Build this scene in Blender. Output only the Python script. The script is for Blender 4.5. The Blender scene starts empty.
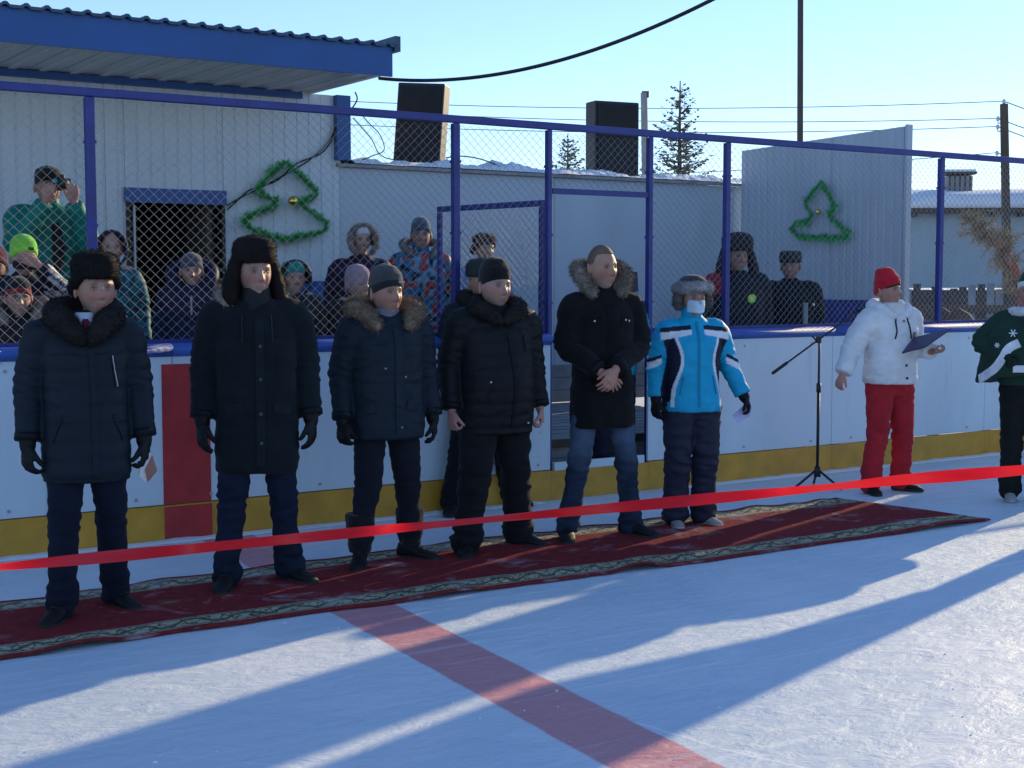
import bpy, bmesh, math, random
import numpy as np
from mathutils import Vector, Matrix, noise
from mathutils.bvhtree import BVHTree

R = math.radians
scene = bpy.context.scene
C = scene.collection
rnd = random.Random(7)

# ------------------------------------------------------------------ camera, sky, sun, exposure
FOC = 1400.0
PITCH = math.atan(104 / FOC)
CAM_H = 1.62
cam_data = bpy.data.cameras.new('camera')
cam = bpy.data.objects.new('camera', cam_data)
C.objects.link(cam)
cam.location = (0, 0, CAM_H)
cam.rotation_euler = (R(90) - PITCH, 0, 0)
cam_data.sensor_width = 36
cam_data.lens = FOC / 1024 * 36
cam_data.clip_end = 3000
cam_data.clip_start = 0.05
scene.camera = cam

SUN_AZ = 39.0      # degrees to the right of the view direction (+Y)
SUN_EL = 17.0
world = bpy.data.worlds.new('World')
scene.world = world
world.use_nodes = True
wn = world.node_tree
wn.nodes.clear()
sky = wn.nodes.new('ShaderNodeTexSky')
sky.sky_type = 'NISHITA'
sky.sun_disc = False
sky.sun_elevation = R(SUN_EL)
sky.sun_rotation = R(SUN_AZ)
sky.air_density = 1.0
sky.dust_density = 0.05
sky.ozone_density = 2.2
bg = wn.nodes.new('ShaderNodeBackground')
bg.inputs['Strength'].default_value = 0.14
wo = wn.nodes.new('ShaderNodeOutputWorld')
tint = wn.nodes.new('ShaderNodeMix'); tint.data_type = 'RGBA'; tint.blend_type = 'MULTIPLY'; tint.inputs[0].default_value = 1
tint.inputs[7].default_value = (1.15, 1.35, 1.76, 1)
gam = wn.nodes.new('ShaderNodeGamma'); gam.inputs[1].default_value = 0.83
wn.links.new(sky.outputs[0], gam.inputs[0]); wn.links.new(gam.outputs[0], tint.inputs[6]); wn.links.new(tint.outputs[2], bg.inputs[0])
wn.links.new(bg.outputs[0], wo.inputs[0])

sun_d = bpy.data.lights.new('sun', 'SUN')
sun_d.energy = 5.0
sun_d.angle = R(0.5)
sun_d.color = (1.0, 0.79, 0.47)
sun = bpy.data.objects.new('sun', sun_d)
C.objects.link(sun)
sv = Vector((math.sin(R(SUN_AZ)) * math.cos(R(SUN_EL)), math.cos(R(SUN_AZ)) * math.cos(R(SUN_EL)), math.sin(R(SUN_EL))))
sun.rotation_euler = sv.to_track_quat('Z', 'Y').to_euler()

scene.view_settings.view_transform = 'Standard'
scene.view_settings.look = 'None'
scene.view_settings.gamma = 1
scene.view_settings.use_curve_mapping = False
scene.view_settings.exposure = 0.32
scene.cycles.max_bounces = 6
scene.cycles.transparent_max_bounces = 8

# ------------------------------------------------------------------ geometry of the place
_M = cam.rotation_euler.to_matrix()
CAMP = Vector((0, 0, CAM_H))
def ray(px, py):
    return (_M @ Vector(((px - 512) / FOC, -(py - 384) / FOC, -1.0)))
def G(px, py, z=0.0):                       # photo point -> where its line of sight meets height z
    d = ray(px, py)
    return CAMP + d * ((z - CAM_H) / d.z)
def at_depth(px, py, Y):
    d = ray(px, py)
    return CAMP + d * (Y / d.y)
O = G(10, 556.7)
_e = G(1000, 452.5)
U = (_e - O).normalized()                   # along the boards
N = Vector((-U.y, U.x, 0))                  # away from the ice, behind the boards
ANG = math.atan2(U.y, U.x)
def F(s, w, z=0.0):
    return O + U * s + N * w + Vector((0, 0, z))
def S_at(px, w=0.0):                        # s of the point at offset w seen in photo column px
    d = ray(px, 280); k = d.x / d.y
    A = O + N * w
    return (k * A.y - A.x) / (U.x - k * U.y)
def on_w(px, py, w):                        # photo point -> on vertical plane at offset w
    d = ray(px, py); t = ((O + N * w - CAMP).dot(N)) / d.dot(N)
    return CAMP + d * t
def on_s(px, py, s):                        # photo point -> on vertical plane across the boards at s
    d = ray(px, py); t = ((O + U * s - CAMP).dot(U)) / d.dot(U)
    return CAMP + d * t

# ------------------------------------------------------------------ helpers
def lin(r, g, b):
    f = lambda c: (c / 255 / 12.92) if c <= 10 else (((c / 255) + 0.055) / 1.055) ** 2.4
    return (f(r), f(g), f(b))

def tag(o, label=None, cat=None, group=None, kind=None):
    if label: o['label'] = label
    if cat: o['category'] = cat
    if group: o['group'] = group
    if kind: o['kind'] = kind
    return o
def empty(name, loc=(0, 0, 0), rz=0.0):
    o = bpy.data.objects.new(name, None)
    o.empty_display_size = 0.2
    C.objects.link(o); o.location = loc; o.rotation_euler = (0, 0, rz)
    return o
def copy_tree(o, parent=None):
    c = o.copy(); C.objects.link(c)
    if parent: c.parent = parent
    for ch in list(o.children): copy_tree(ch, c)
    return c

class MB:
    def __init__(self):
        self.v = []; self.f = []; self.m = []; self.c = []; self.col = (0.5, 0.5, 0.5); self.uv = None
    def add(self, vs, fs, m=0, col=None):
        b = len(self.v)
        self.v.extend([tuple(p) for p in vs])
        self.f.extend([tuple(i + b for i in f) for f in fs])
        self.m.extend([m] * len(fs))
        self.c.extend([col or self.col] * len(vs))
        return self
    def box(self, c, size, rot=None, m=0, col=None):
        hx, hy, hz = size[0] / 2, size[1] / 2, size[2] / 2
        ps = [Vector((x, y, z)) for z in (-hz, hz) for y in (-hy, hy) for x in (-hx, hx)]
        if rot is not None: ps = [rot @ p for p in ps]
        c = Vector(c)
        return self.add([c + p for p in ps], [(0, 2, 3, 1), (4, 5, 7, 6), (0, 1, 5, 4), (2, 6, 7, 3), (0, 4, 6, 2), (1, 3, 7, 5)], m, col)
    def loft(self, rings, m=0, col=None, cap=True, close=False):
        n = len(rings[0]); vs = [p for r in rings for p in r]; fs = []
        k = len(rings)
        for i in range(k - 1 + (1 if close else 0)):
            a, b = i * n, ((i + 1) % k) * n
            for j in range(n):
                j2 = (j + 1) % n
                fs.append((a + j, a + j2, b + j2, b + j))
        if cap and not close:
            fs.append(tuple(range(n - 1, -1, -1))); fs.append(tuple((k - 1) * n + j for j in range(n)))
        return self.add(vs, fs, m, col)
    def tube(self, pts, rad, segs=8, m=0, col=None, cap=True, flat=1.0, ref=None, round_ends=False):
        pts = [Vector(p) for p in pts]
        if not isinstance(rad, (list, tuple)): rad = [rad] * len(pts)
        rings = []
        up = Vector(ref) if ref else None
        prev = None
        P = list(pts); Rr = list(rad)
        if round_ends:
            d0 = (pts[0] - pts[1]).normalized(); d1 = (pts[-1] - pts[-2]).normalized()
            P = [pts[0] + d0 * rad[0] * .95, pts[0] + d0 * rad[0] * .7] + P + [pts[-1] + d1 * rad[-1] * .7, pts[-1] + d1 * rad[-1] * .95]
            Rr = [rad[0] * .3, rad[0] * .72] + Rr + [rad[-1] * .72, rad[-1] * .3]
        for i, p in enumerate(P):
            t = (P[min(i + 1, len(P) - 1)] - P[max(i - 1, 0)]).normalized()
            if prev is None:
                a = up if up else (Vector((0, 0, 1)) if abs(t.z) < 0.9 else Vector((0, 1, 0)))
            else: a = prev
            x = (a - t * a.dot(t)).normalized(); y = t.cross(x)
            prev = x
            rings.append([p + x * math.cos(2 * math.pi * j / segs) * Rr[i] + y * math.sin(2 * math.pi * j / segs) * Rr[i] * flat for j in range(segs)])
        return self.loft(rings, m, col, cap)
    def ell(self, c, r, segs=16, rings=10, m=0, col=None, rot=None):
        c = Vector(c); rs = []
        for i in range(rings + 1):
            ph = math.pi * (i + 0.02) / (rings + 0.04)
            ring = []
            for j in range(segs):
                th = 2 * math.pi * j / segs
                p = Vector((r[0] * math.sin(ph) * math.cos(th), r[1] * math.sin(ph) * math.sin(th), -r[2] * math.cos(ph)))
                if rot is not None: p = rot @ p
                ring.append(c + p)
            rs.append(ring)
        return self.loft(rs, m, col)
    def merge(self, vs, fs, cols=None, m=0):
        b = len(self.v)
        self.v.extend([tuple(p) for p in vs]); self.f.extend([tuple(int(i) + b for i in f) for f in fs])
        self.m.extend([m] * len(fs)); self.c.extend(cols if cols else [self.col] * len(vs))
        return self
    def xform(self, mat):
        self.v = [tuple(mat @ Vector(p)) for p in self.v]; return self
    def build(self, name, mats, parent=None, smooth=False, loc=None, rot=None):
        me = bpy.data.meshes.new(name)
        me.from_pydata(self.v, [], self.f)
        if not isinstance(mats, (list, tuple)): mats = [mats]
        for mt in mats: me.materials.append(mt)
        if len(mats) > 1: me.polygons.foreach_set('material_index', self.m)
        ca = me.color_attributes.new('col', 'FLOAT_COLOR', 'POINT')
        a = np.ones((len(self.v), 4), dtype=np.float32); a[:, :3] = np.array(self.c, dtype=np.float32).reshape(-1, 3)
        ca.data.foreach_set('color', a.ravel())
        if smooth: me.polygons.foreach_set('use_smooth', [True] * len(self.f))
        me.update()
        o = bpy.data.objects.new(name, me); C.objects.link(o)
        if parent is not None: o.parent = parent
        if loc is not None: o.location = loc
        if rot is not None: o.rotation_euler = rot
        return o

def catmull(P, per=6):
    P = [Vector(p) for p in P]; out = []
    for i in range(len(P) - 1):
        p0 = P[max(i - 1, 0)]; p1 = P[i]; p2 = P[i + 1]; p3 = P[min(i + 2, len(P) - 1)]
        for k in range(per):
            t = k / per
            out.append(.5 * ((2 * p1) + (-p0 + p2) * t + (2 * p0 - 5 * p1 + 4 * p2 - p3) * t * t + (-p0 + 3 * p1 - 3 * p2 + p3) * t ** 3))
    out.append(P[-1]); return out
def recalc(o):
    bm = bmesh.new(); bm.from_mesh(o.data); bmesh.ops.recalc_face_normals(bm, faces=bm.faces); bm.to_mesh(o.data); bm.free(); return o
def bevel(o, wd=0.01, seg=2):
    md = o.modifiers.new('bevel', 'BEVEL'); md.width = wd; md.segments = seg; md.limit_method = 'ANGLE'; return o

def remesh(mb, voxel, smooth=4, factor=0.5):
    """closed overlapping volumes -> one continuous skin; returns numpy verts, faces"""
    me = bpy.data.meshes.new('tmp'); me.from_pydata(mb.v, [], mb.f)
    bm = bmesh.new(); bm.from_mesh(me); bmesh.ops.recalc_face_normals(bm, faces=bm.faces); bm.to_mesh(me); bm.free()
    o = bpy.data.objects.new('tmp', me); C.objects.link(o)
    md = o.modifiers.new('r', 'REMESH'); md.mode = 'VOXEL'; md.voxel_size = voxel
    if smooth:
        ms = o.modifiers.new('s', 'SMOOTH'); ms.iterations = smooth; ms.factor = factor
    dg = bpy.context.evaluated_depsgraph_get(); dg.update()
    ev = o.evaluated_get(dg); m2 = bpy.data.meshes.new_from_object(ev)
    n = len(m2.vertices); V = np.empty(n * 3); m2.vertices.foreach_get('co', V); V = V.reshape(-1, 3)
    Nn = np.empty(n * 3); m2.vertices.foreach_get('normal', Nn); Nn = Nn.reshape(-1, 3)
    F4 = [tuple(p.vertices) for p in m2.polygons]
    bpy.data.objects.remove(o); bpy.data.meshes.remove(me); bpy.data.meshes.remove(m2)
    return V, F4, Nn

# ------------------------------------------------------------------ materials
def new_mat(name, rough=0.6, metal=0.0, spec=0.5):
    m = bpy.data.materials.new(name); m.use_nodes = True
    nt = m.node_tree; b = nt.nodes['Principled BSDF']
    b.inputs['Roughness'].default_value = rough; b.inputs['Metallic'].default_value = metal
    b.inputs['Specular IOR Level'].default_value = spec
    return m, nt, b
def noise_node(nt, scale, detail=4, rough=0.6, coord='Object', dist=0.0, stretch=None):
    tc = nt.nodes.new('ShaderNodeTexCoord'); n = nt.nodes.new('ShaderNodeTexNoise')
    n.inputs['Scale'].default_value = scale; n.inputs['Detail'].default_value = detail; n.inputs['Roughness'].default_value = rough
    n.inputs['Distortion'].default_value = dist
    if stretch:
        mp = nt.nodes.new('ShaderNodeMapping'); mp.inputs['Scale'].default_value = stretch[:3]
        if len(stretch) > 3: mp.inputs['Rotation'].default_value = (0, 0, stretch[3])
        nt.links.new(tc.outputs[coord], mp.inputs[0]); nt.links.new(mp.outputs[0], n.inputs['Vector'])
    else: nt.links.new(tc.outputs[coord], n.inputs['Vector'])
    return n
def ramp(nt, src, stops):
    r = nt.nodes.new('ShaderNodeValToRGB'); el = r.color_ramp.elements
    while len(el) > 1: el.remove(el[-1])
    el[0].position = stops[0][0]; el[0].color = (*stops[0][1], 1)
    for p, c in stops[1:]:
        e = el.new(p); e.color = (*c, 1)
    nt.links.new(src, r.inputs[0]); return r
def add_bump(nt, b, src, strength=0.3, dist=0.01, chain=None):
    bp = nt.nodes.new('ShaderNodeBump'); bp.inputs['Strength'].default_value = strength; bp.inputs['Distance'].default_value = dist
    nt.links.new(src, bp.inputs['Height'])
    if chain: nt.links.new(chain.outputs[0], bp.inputs['Normal'])
    nt.links.new(bp.outputs[0], b.inputs['Normal']); return bp
def solid(name, c, rough=0.6, metal=0.0, var=0.12, scale=6, bump=0.15, bscale=60, spec=0.5, bdist=0.003):
    m, nt, b = new_mat(name, rough, metal, spec)
    n = noise_node(nt, scale, 6)
    lo = tuple(x * (1 - var) for x in c); hi = tuple(min(1, x * (1 + var)) for x in c)
    r = ramp(nt, n.outputs['Fac'], [(0.3, lo), (0.7, hi)])
    nt.links.new(r.outputs[0], b.inputs['Base Color'])
    if bump:
        n2 = noise_node(nt, bscale, 4); add_bump(nt, b, n2.outputs['Fac'], bump, bdist)
    return m
def attr_mat(name, rough=0.8, bump=0.3, bscale=120, spec=0.3, var=0.2, sheen=0.0, sss=0.0, bdist=0.002, stretch=None):
    m, nt, b = new_mat(name, rough, 0, spec)
    a = nt.nodes.new('ShaderNodeAttribute'); a.attribute_name = 'col'
    n = noise_node(nt, 9, 5)
    r = ramp(nt, n.outputs['Fac'], [(0.3, (1 - var,) * 3), (0.7, (1 + var,) * 3)])
    mx = nt.nodes.new('ShaderNodeMix'); mx.data_type = 'RGBA'; mx.blend_type = 'MULTIPLY'; mx.inputs[0].default_value = 1
    nt.links.new(a.outputs['Color'], mx.inputs[6]); nt.links.new(r.outputs[0], mx.inputs[7])
    nt.links.new(mx.outputs[2], b.inputs['Base Color'])
    if sheen:
        b.inputs['Sheen Weight'].default_value = sheen
    if sss:
        b.inputs['Subsurface Weight'].default_value = sss; b.inputs['Subsurface Radius'].default_value = (0.01, 0.004, 0.002); b.inputs['Subsurface Scale'].default_value = 1
    n2 = noise_node(nt, bscale, 4, stretch=stretch); add_bump(nt, b, n2.outputs['Fac'], bump, bdist)
    return m

M = {}
M['cloth'] = attr_mat('cloth', 0.9, 0.35, 150, 0.15, sheen=0.05)
M['nylon'] = attr_mat('nylon', 0.58, 0.3, 60, 0.18, var=0.12, bdist=0.004)
M['denim'] = attr_mat('denim', 0.9, 0.5, 200, 0.2, var=0.3)
M['knit'] = attr_mat('knit', 0.95, 0.8, 130, 0.15, var=0.15, sheen=0.2, stretch=(2.2, 2.2, 0.8))
M['fur'] = attr_mat('fur', 0.8, 0.2, 200, 0.2, var=0.25)
M['leather'] = attr_mat('leather', 0.6, 0.4, 90, 0.22, var=0.15)
M['skin'] = attr_mat('skin', 0.55, 0.4, 200, 0.3, var=0.16, sss=0.04, bdist=0.001)
M['hair'] = attr_mat('hair', 0.7, 0.8, 220, 0.3, var=0.3)
M['plain'] = attr_mat('painted_plastic', 0.45, 0.1, 60, 0.5, var=0.05)
M['eye'] = attr_mat('eye', 0.15, 0, 50, 0.6, var=0.0)
M['blue_paint'] = solid('blue_paint', (0.026, 0.036, 0.20), 0.45, var=0.25, scale=9, bump=0.2, bscale=40)
M['blue_cap'] = solid('blue_cap', (0.035, 0.10, 0.37), 0.6, var=0.2, scale=5, bump=0.1)
M['roof_blue'] = solid('roof_blue', (0.010, 0.080, 0.28), 0.38, var=0.12, scale=2.0, bump=0.08, bscale=12)
M['roof_dark'] = solid('roof_dark', (0.03, 0.07, 0.13), 0.45, var=0.2)
M['galv'] = solid('galvanised_wire', (0.42, 0.42, 0.42), 0.42, metal=0.55, var=0.2, scale=4, bump=0)
M['black'] = solid('black_plastic', (0.012, 0.012, 0.014), 0.5, var=0.3, bump=0.3, bscale=150)
M['speaker'] = solid('speaker_cloth', (0.014, 0.013, 0.013), 0.8, var=0.3, bump=0.6, bscale=250)
M['wood_dark'] = solid('wood_dark', (0.09, 0.065, 0.045), 0.85, var=0.35, scale=3, bump=0.5, bscale=30, bdist=0.01)
M['wood_grey'] = solid('wood_grey', (0.27, 0.27, 0.27), 0.85, var=0.3, scale=3, bump=0.5, bscale=30, bdist=0.01)
M['white_frame'] = solid('white_frame', (0.55, 0.58, 0.6), 0.5, var=0.06)
M['gold'] = solid('gold_ball', (0.85, 0.55, 0.10), 0.18, metal=1.0, var=0.05, bump=0)
M['rubber'] = solid('rubber', (0.02, 0.02, 0.02), 0.8, var=0.4, bump=0.4)

def mat_siding(name, c, dirt=(0.55, 0.55, 0.52)):
    m, nt, b = new_mat(name, 0.42)
    n = noise_node(nt, 1.3, 6, stretch=(1, 1, 0.35)); r = ramp(nt, n.outputs['Fac'], [(0.25, tuple(x * 0.84 for x in c)), (0.5, c), (0.8, tuple(min(1, x * 1.06) for x in c))])
    n3 = noise_node(nt, 7, 6, stretch=(1, 1, 0.12)); r3 = ramp(nt, n3.outputs['Fac'], [(0.62, (1, 1, 1)), (0.85, dirt)])
    mx = nt.nodes.new('ShaderNodeMix'); mx.data_type = 'RGBA'; mx.blend_type = 'MULTIPLY'; mx.inputs[0].default_value = 0.5
    nt.links.new(r.outputs[0], mx.inputs[6]); nt.links.new(r3.outputs[0], mx.inputs[7]); nt.links.new(mx.outputs[2], b.inputs['Base Color'])
    n2 = noise_node(nt, 3, 3); add_bump(nt, b, n2.outputs['Fac'], 0.25, 0.02)
    return m
M['siding'] = mat_siding('white_siding', (0.58, 0.65, 0.70))
M['wallpanel'] = mat_siding('wall_panel', (0.43, 0.51, 0.58))
M['sheet'] = mat_siding('grey_sheet', (0.42, 0.48, 0.54))
M['board'] = mat_siding('board_plastic', (0.64, 0.74, 0.80), (0.4, 0.4, 0.45))
def add_scuffs(m):
    nt = m.node_tree; b = nt.nodes['Principled BSDF']; src = b.inputs['Base Color'].links[0].from_socket
    n = noise_node(nt, 2.2, 8, .75, stretch=(1, 1, 5)); r = ramp(nt, n.outputs['Fac'], [(0.655, (0, 0, 0)), (0.69, (.55, .55, .55))])
    n2 = noise_node(nt, 16, 4, stretch=(1, 1, 2)); r2 = ramp(nt, n2.outputs['Fac'], [(0.70, (0, 0, 0)), (0.74, (.7, .7, .7))])
    mxx = nt.nodes.new('ShaderNodeMath'); mxx.operation = 'MAXIMUM'; nt.links.new(r.outputs[0], mxx.inputs[0]); nt.links.new(r2.outputs[0], mxx.inputs[1])
    mx = nt.nodes.new('ShaderNodeMix'); mx.data_type = 'RGBA'; mx.inputs[7].default_value = (0.22, 0.24, 0.27, 1)
    nt.links.new(mxx.outputs[0], mx.inputs[0]); nt.links.new(src, mx.inputs[6]); nt.links.new(mx.outputs[2], b.inputs['Base Color'])
add_scuffs(M['board'])
M['soffit'] = mat_siding('soffit_metal', (0.62, 0.62, 0.60))
M['kick'] = solid('kick_plate', (0.60, 0.30, 0.030), 0.5, var=0.2, scale=4, bump=0.2, bscale=25)
M['stripe'] = solid('stripe_red', (0.46, 0.030, 0.034), 0.5, var=0.2, scale=7)

# snow
def mat_snow():
    m, nt, b = new_mat('snow', 0.75, 0, 0.3)
    n = noise_node(nt, 1.2, 8); r = ramp(nt, n.outputs['Fac'], [(0.3, (0.74, 0.77, 0.80)), (0.7, (0.86, 0.87, 0.88))])
    nt.links.new(r.outputs[0], b.inputs['Base Color'])
    n2 = noise_node(nt, 14, 8); add_bump(nt, b, n2.outputs['Fac'], 0.7, 0.03)
    b.inputs['Subsurface Weight'].default_value = 0.0
    return m
M['snow'] = mat_snow()

# ice: scraped, scratched, with the painted centre line under the surface
def mat_ice():
    m, nt, b = new_mat('ice', 0.5, 0, 0.35)
    tc = nt.nodes.new('ShaderNodeTexCoord')
    def nz(scale, detail, stretch=None, rot=0, dist=0, loc=(0, 0, 0)):
        n = nt.nodes.new('ShaderNodeTexNoise'); n.inputs['Scale'].default_value = scale; n.inputs['Detail'].default_value = detail
        n.inputs['Roughness'].default_value = 0.62; n.inputs['Distortion'].default_value = dist
        mp = nt.nodes.new('ShaderNodeMapping'); mp.inputs['Rotation'].default_value = (0, 0, rot); mp.inputs['Location'].default_value = loc
        if stretch: mp.inputs['Scale'].default_value = stretch
        nt.links.new(tc.outputs['Object'], mp.inputs[0]); nt.links.new(mp.outputs[0], n.inputs['Vector']); return n
    big = nz(0.8, 6, dist=0.6)
    r = ramp(nt, big.outputs['Fac'], [(0.28, (0.52, 0.62, 0.70)), (0.5, (0.59, 0.67, 0.73)), (0.72, (0.68, 0.73, 0.77))])
    # crossing scrape marks
    def scr(rot, sc, lo, hi, st=(1, 22, 1), loc=(0, 0, 0)):
        s = nz(sc, 5, st, rot, 0.25, loc); return ramp(nt, s.outputs['Fac'], [(lo, (0, 0, 0)), (hi, (1, 1, 1))])
    s1 = scr(0.15, 0.5, 0.56, 0.68, (1, 30, 1)); s2 = scr(-0.35, 0.35, 0.60, 0.70, (1, 60, 1), (3, 1, 0)); s3 = scr(1.9, 0.5, 0.62, 0.70, (1, 50, 1), (7, 2, 0))
    ad = nt.nodes.new('ShaderNodeMath'); ad.operation = 'ADD'; nt.links.new(s1.outputs[0], ad.inputs[0]); nt.links.new(s2.outputs[0], ad.inputs[1])
    ad2 = nt.nodes.new('ShaderNodeMath'); ad2.operation = 'ADD'; ad2.use_clamp = True; nt.links.new(ad.outputs[0], ad2.inputs[0]); nt.links.new(s3.outputs[0], ad2.inputs[1])
    frost = nz(22, 9, dist=0.3); fr = ramp(nt, frost.outputs['Fac'], [(0.45, (0, 0, 0)), (0.75, (1, 1, 1))])
    mx = nt.nodes.new('ShaderNodeMix'); mx.data_type = 'RGBA'; mx.inputs[7].default_value = (0.80, 0.83, 0.86, 1)
    mu = nt.nodes.new('ShaderNodeMath'); mu.operation = 'MULTIPLY'; mu.inputs[1].default_value = 0.55; nt.links.new(ad2.outputs[0], mu.inputs[0])
    nt.links.new(mu.outputs[0], mx.inputs[0]); nt.links.new(r.outputs[0], mx.inputs[6])
    # long curved skate cuts
    rs = random.Random(12); cut = None
    sv_ = nt.nodes.new('ShaderNodeVectorMath'); sv_.operation = 'MULTIPLY_ADD'; wn_ = nz(1.4, 3); sv_.inputs[1].default_value = (.12, .12, 0)
    nt.links.new(wn_.outputs['Color'], sv_.inputs[0]); nt.links.new(tc.outputs['Object'], sv_.inputs[2])
    for q in range(15):
        cx_, cy_ = rs.uniform(-8, 14), rs.uniform(-14, 4); rr_ = rs.uniform(2.5, 9)
        dn = nt.nodes.new('ShaderNodeVectorMath'); dn.operation = 'DISTANCE'; dn.inputs[1].default_value = (cx_, cy_, 0); nt.links.new(sv_.outputs[0], dn.inputs[0])
        c1 = nt.nodes.new('ShaderNodeMath'); c1.operation = 'COMPARE'; c1.inputs[1].default_value = rr_; c1.inputs[2].default_value = rs.uniform(.003, .008); nt.links.new(dn.outputs['Value'], c1.inputs[0])
        if cut is None: cut = c1
        else:
            c2 = nt.nodes.new('ShaderNodeMath'); c2.operation = 'MAXIMUM'; nt.links.new(cut.outputs[0], c2.inputs[0]); nt.links.new(c1.outputs[0], c2.inputs[1]); cut = c2
    cm_ = nz(.9, 3, loc=(5, 5, 0)); cr_ = ramp(nt, cm_.outputs['Fac'], [(.42, (0, 0, 0)), (.6, (.9, .9, .9))])
    cc_ = nt.nodes.new('ShaderNodeMath'); cc_.operation = 'MULTIPLY'; nt.links.new(cut.outputs[0], cc_.inputs[0]); nt.links.new(cr_.outputs[0], cc_.inputs[1])
    # drifts of snow scrapings
    sd_ = nz(.55, 9, dist=.5, loc=(2, 9, 0)); sr_ = ramp(nt, sd_.outputs['Fac'], [(.52, (0, 0, 0)), (.72, (.75, .75, .75))])
    m1 = nt.nodes.new('ShaderNodeMath'); m1.operation = 'MAXIMUM'; nt.links.new(cc_.outputs[0], m1.inputs[0]); nt.links.new(sr_.outputs[0], m1.inputs[1])
    m2 = nt.nodes.new('ShaderNodeMath'); m2.operation = 'MAXIMUM'; nt.links.new(m1.outputs[0], m2.inputs[0]); nt.links.new(mu.outputs[0], m2.inputs[1]); nt.links.new(m2.outputs[0], mx.inputs[0])
    # line painted in the ice: object space x = along boards, y = across
    sx = nt.nodes.new('ShaderNodeSeparateXYZ'); nt.links.new(tc.outputs['Object'], sx.inputs[0])
    wob = nz(6, 3)
    w1 = nt.nodes.new('ShaderNodeMath'); w1.operation = 'MULTIPLY_ADD'; w1.inputs[1].default_value = 0.03; nt.links.new(wob.outputs['Fac'], w1.inputs[0])
    sk = nt.nodes.new('ShaderNodeMath'); sk.operation = 'MULTIPLY_ADD'; sk.inputs[1].default_value = -LINE_K; nt.links.new(sx.outputs['Y'], sk.inputs[0]); nt.links.new(sx.outputs['X'], sk.inputs[2]); nt.links.new(sk.outputs[0], w1.inputs[2])
    su = nt.nodes.new('ShaderNodeMath'); su.operation = 'SUBTRACT'; su.inputs[1].default_value = LINE_S + 0.015; nt.links.new(w1.outputs[0], su.inputs[0])
    ab = nt.nodes.new('ShaderNodeMath'); ab.operation = 'ABSOLUTE'; nt.links.new(su.outputs[0], ab.inputs[0])
    rl = ramp(nt, ab.outputs[0], [(0.165, (1, 1, 1)), (0.178, (0, 0, 0))])
    lm = nt.nodes.new('ShaderNodeMath'); lm.operation = 'MULTIPLY'; nt.links.new(rl.outputs[0], lm.inputs[0])
    inv = ramp(nt, ad2.outputs[0], [(0, (0.80, 0.80, 0.80)), (1, (0.62, 0.62, 0.62))]); nt.links.new(inv.outputs[0], lm.inputs[1])
    mx2 = nt.nodes.new('ShaderNodeMix'); mx2.data_type = 'RGBA'; mx2.inputs[7].default_value = (0.60, 0.17, 0.18, 1)
    nt.links.new(lm.outputs[0], mx2.inputs[0]); nt.links.new(mx.outputs[2], mx2.inputs[6])
    nt.links.new(mx2.outputs[2], b.inputs['Base Color'])
    rr = ramp(nt, fr.outputs[0], [(0, (0.50,) * 3), (1, (0.72,) * 3)]); nt.links.new(rr.outputs[0], b.inputs['Roughness'])
    hb = nt.nodes.new('ShaderNodeMath'); hb.operation = 'MULTIPLY_ADD'; hb.inputs[1].default_value = 0.8
    nt.links.new(ad2.outputs[0], hb.inputs[0]); nt.links.new(frost.outputs['Fac'], hb.inputs[2])
    bp1 = add_bump(nt, b, hb.outputs[0], 0.30, 0.009)
    med = nz(4.2, 8, (1, 1.9, 1), 0.3, 0.4); add_bump(nt, b, med.outputs['Fac'], 0.50, 0.038, chain=bp1)
    return m
_a, _b = G(372, 613) - O, G(668, 768) - O
LINE_K = (_b.dot(U) - _a.dot(U)) / (_b.dot(N) - _a.dot(N)); LINE_S = _a.dot(U) - LINE_K * _a.dot(N)
M['ice'] = mat_ice()
# ================================================================== THE SETTING
def on_frame(o):                            # object whose local axes are s (x), w (y), z
    o.location = O; o.rotation_euler = (0, 0, ANG); return o

# ground far out: snow field with gentle drifts
mb = MB(); n = 60
for i in range(n + 1):
    for j in range(n + 1):
        x = -60 + 120 * i / n; y = -30 + 130 * j / n
        mb.v.append((x * (1 + abs(x) / 20), y * (1 + abs(y) / 25), -0.06 + 0.03 * noise.noise(Vector((x / 9, y / 9, 0)))))
        mb.c.append((.8, .8, .8))
for i in range(n):
    for j in range(n):
        a = i * (n + 1) + j; mb.f.append((a, a + n + 1, a + n + 2, a + 1)); mb.m.append(0)
tag(mb.build('snow_ground', M['snow'], smooth=True), kind='structure')

# snow bank behind the boards
mb = MB(); ns, nw = 150, 40
for i in range(ns + 1):
    for j in range(nw + 1):
        s = -8 + 38 * i / ns; w = 0.10 + 16 * j / nw
        z = 0.10 + 0.06 * noise.noise(Vector((s * .6, w * .6, 3))) + 0.02 * noise.noise(Vector((s * 3, w * 3, 1)))
        if s > 9: z += 0.10 * min(1, (s - 9) / 2) * (1 + noise.noise(Vector((s * .5, w * .5, 9))))
        p = F(s, w, z); mb.v.append(tuple(p)); mb.c.append((.8, .8, .8))
for i in range(ns):
    for j in range(nw):
        a = i * (nw + 1) + j; mb.f.append((a, a + nw + 1, a + nw + 2, a + 1)); mb.m.append(0)
tag(mb.build('snow_bank', M['snow'], smooth=True), kind='structure')

# the ice sheet of the rink
mb = MB()
mb.add([(-14, -30, 0), (34, -30, 0), (34, 0.06, 0), (-14, 0.06, 0)], [(0, 1, 2, 3)])
mb.add([(-14, -30, -0.1), (34, -30, -0.1), (34, 0.06, -0.1), (-14, 0.06, -0.1)], [(3, 2, 1, 0)])
tag(on_frame(mb.build('ice', M['ice'])), kind='structure')

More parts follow.
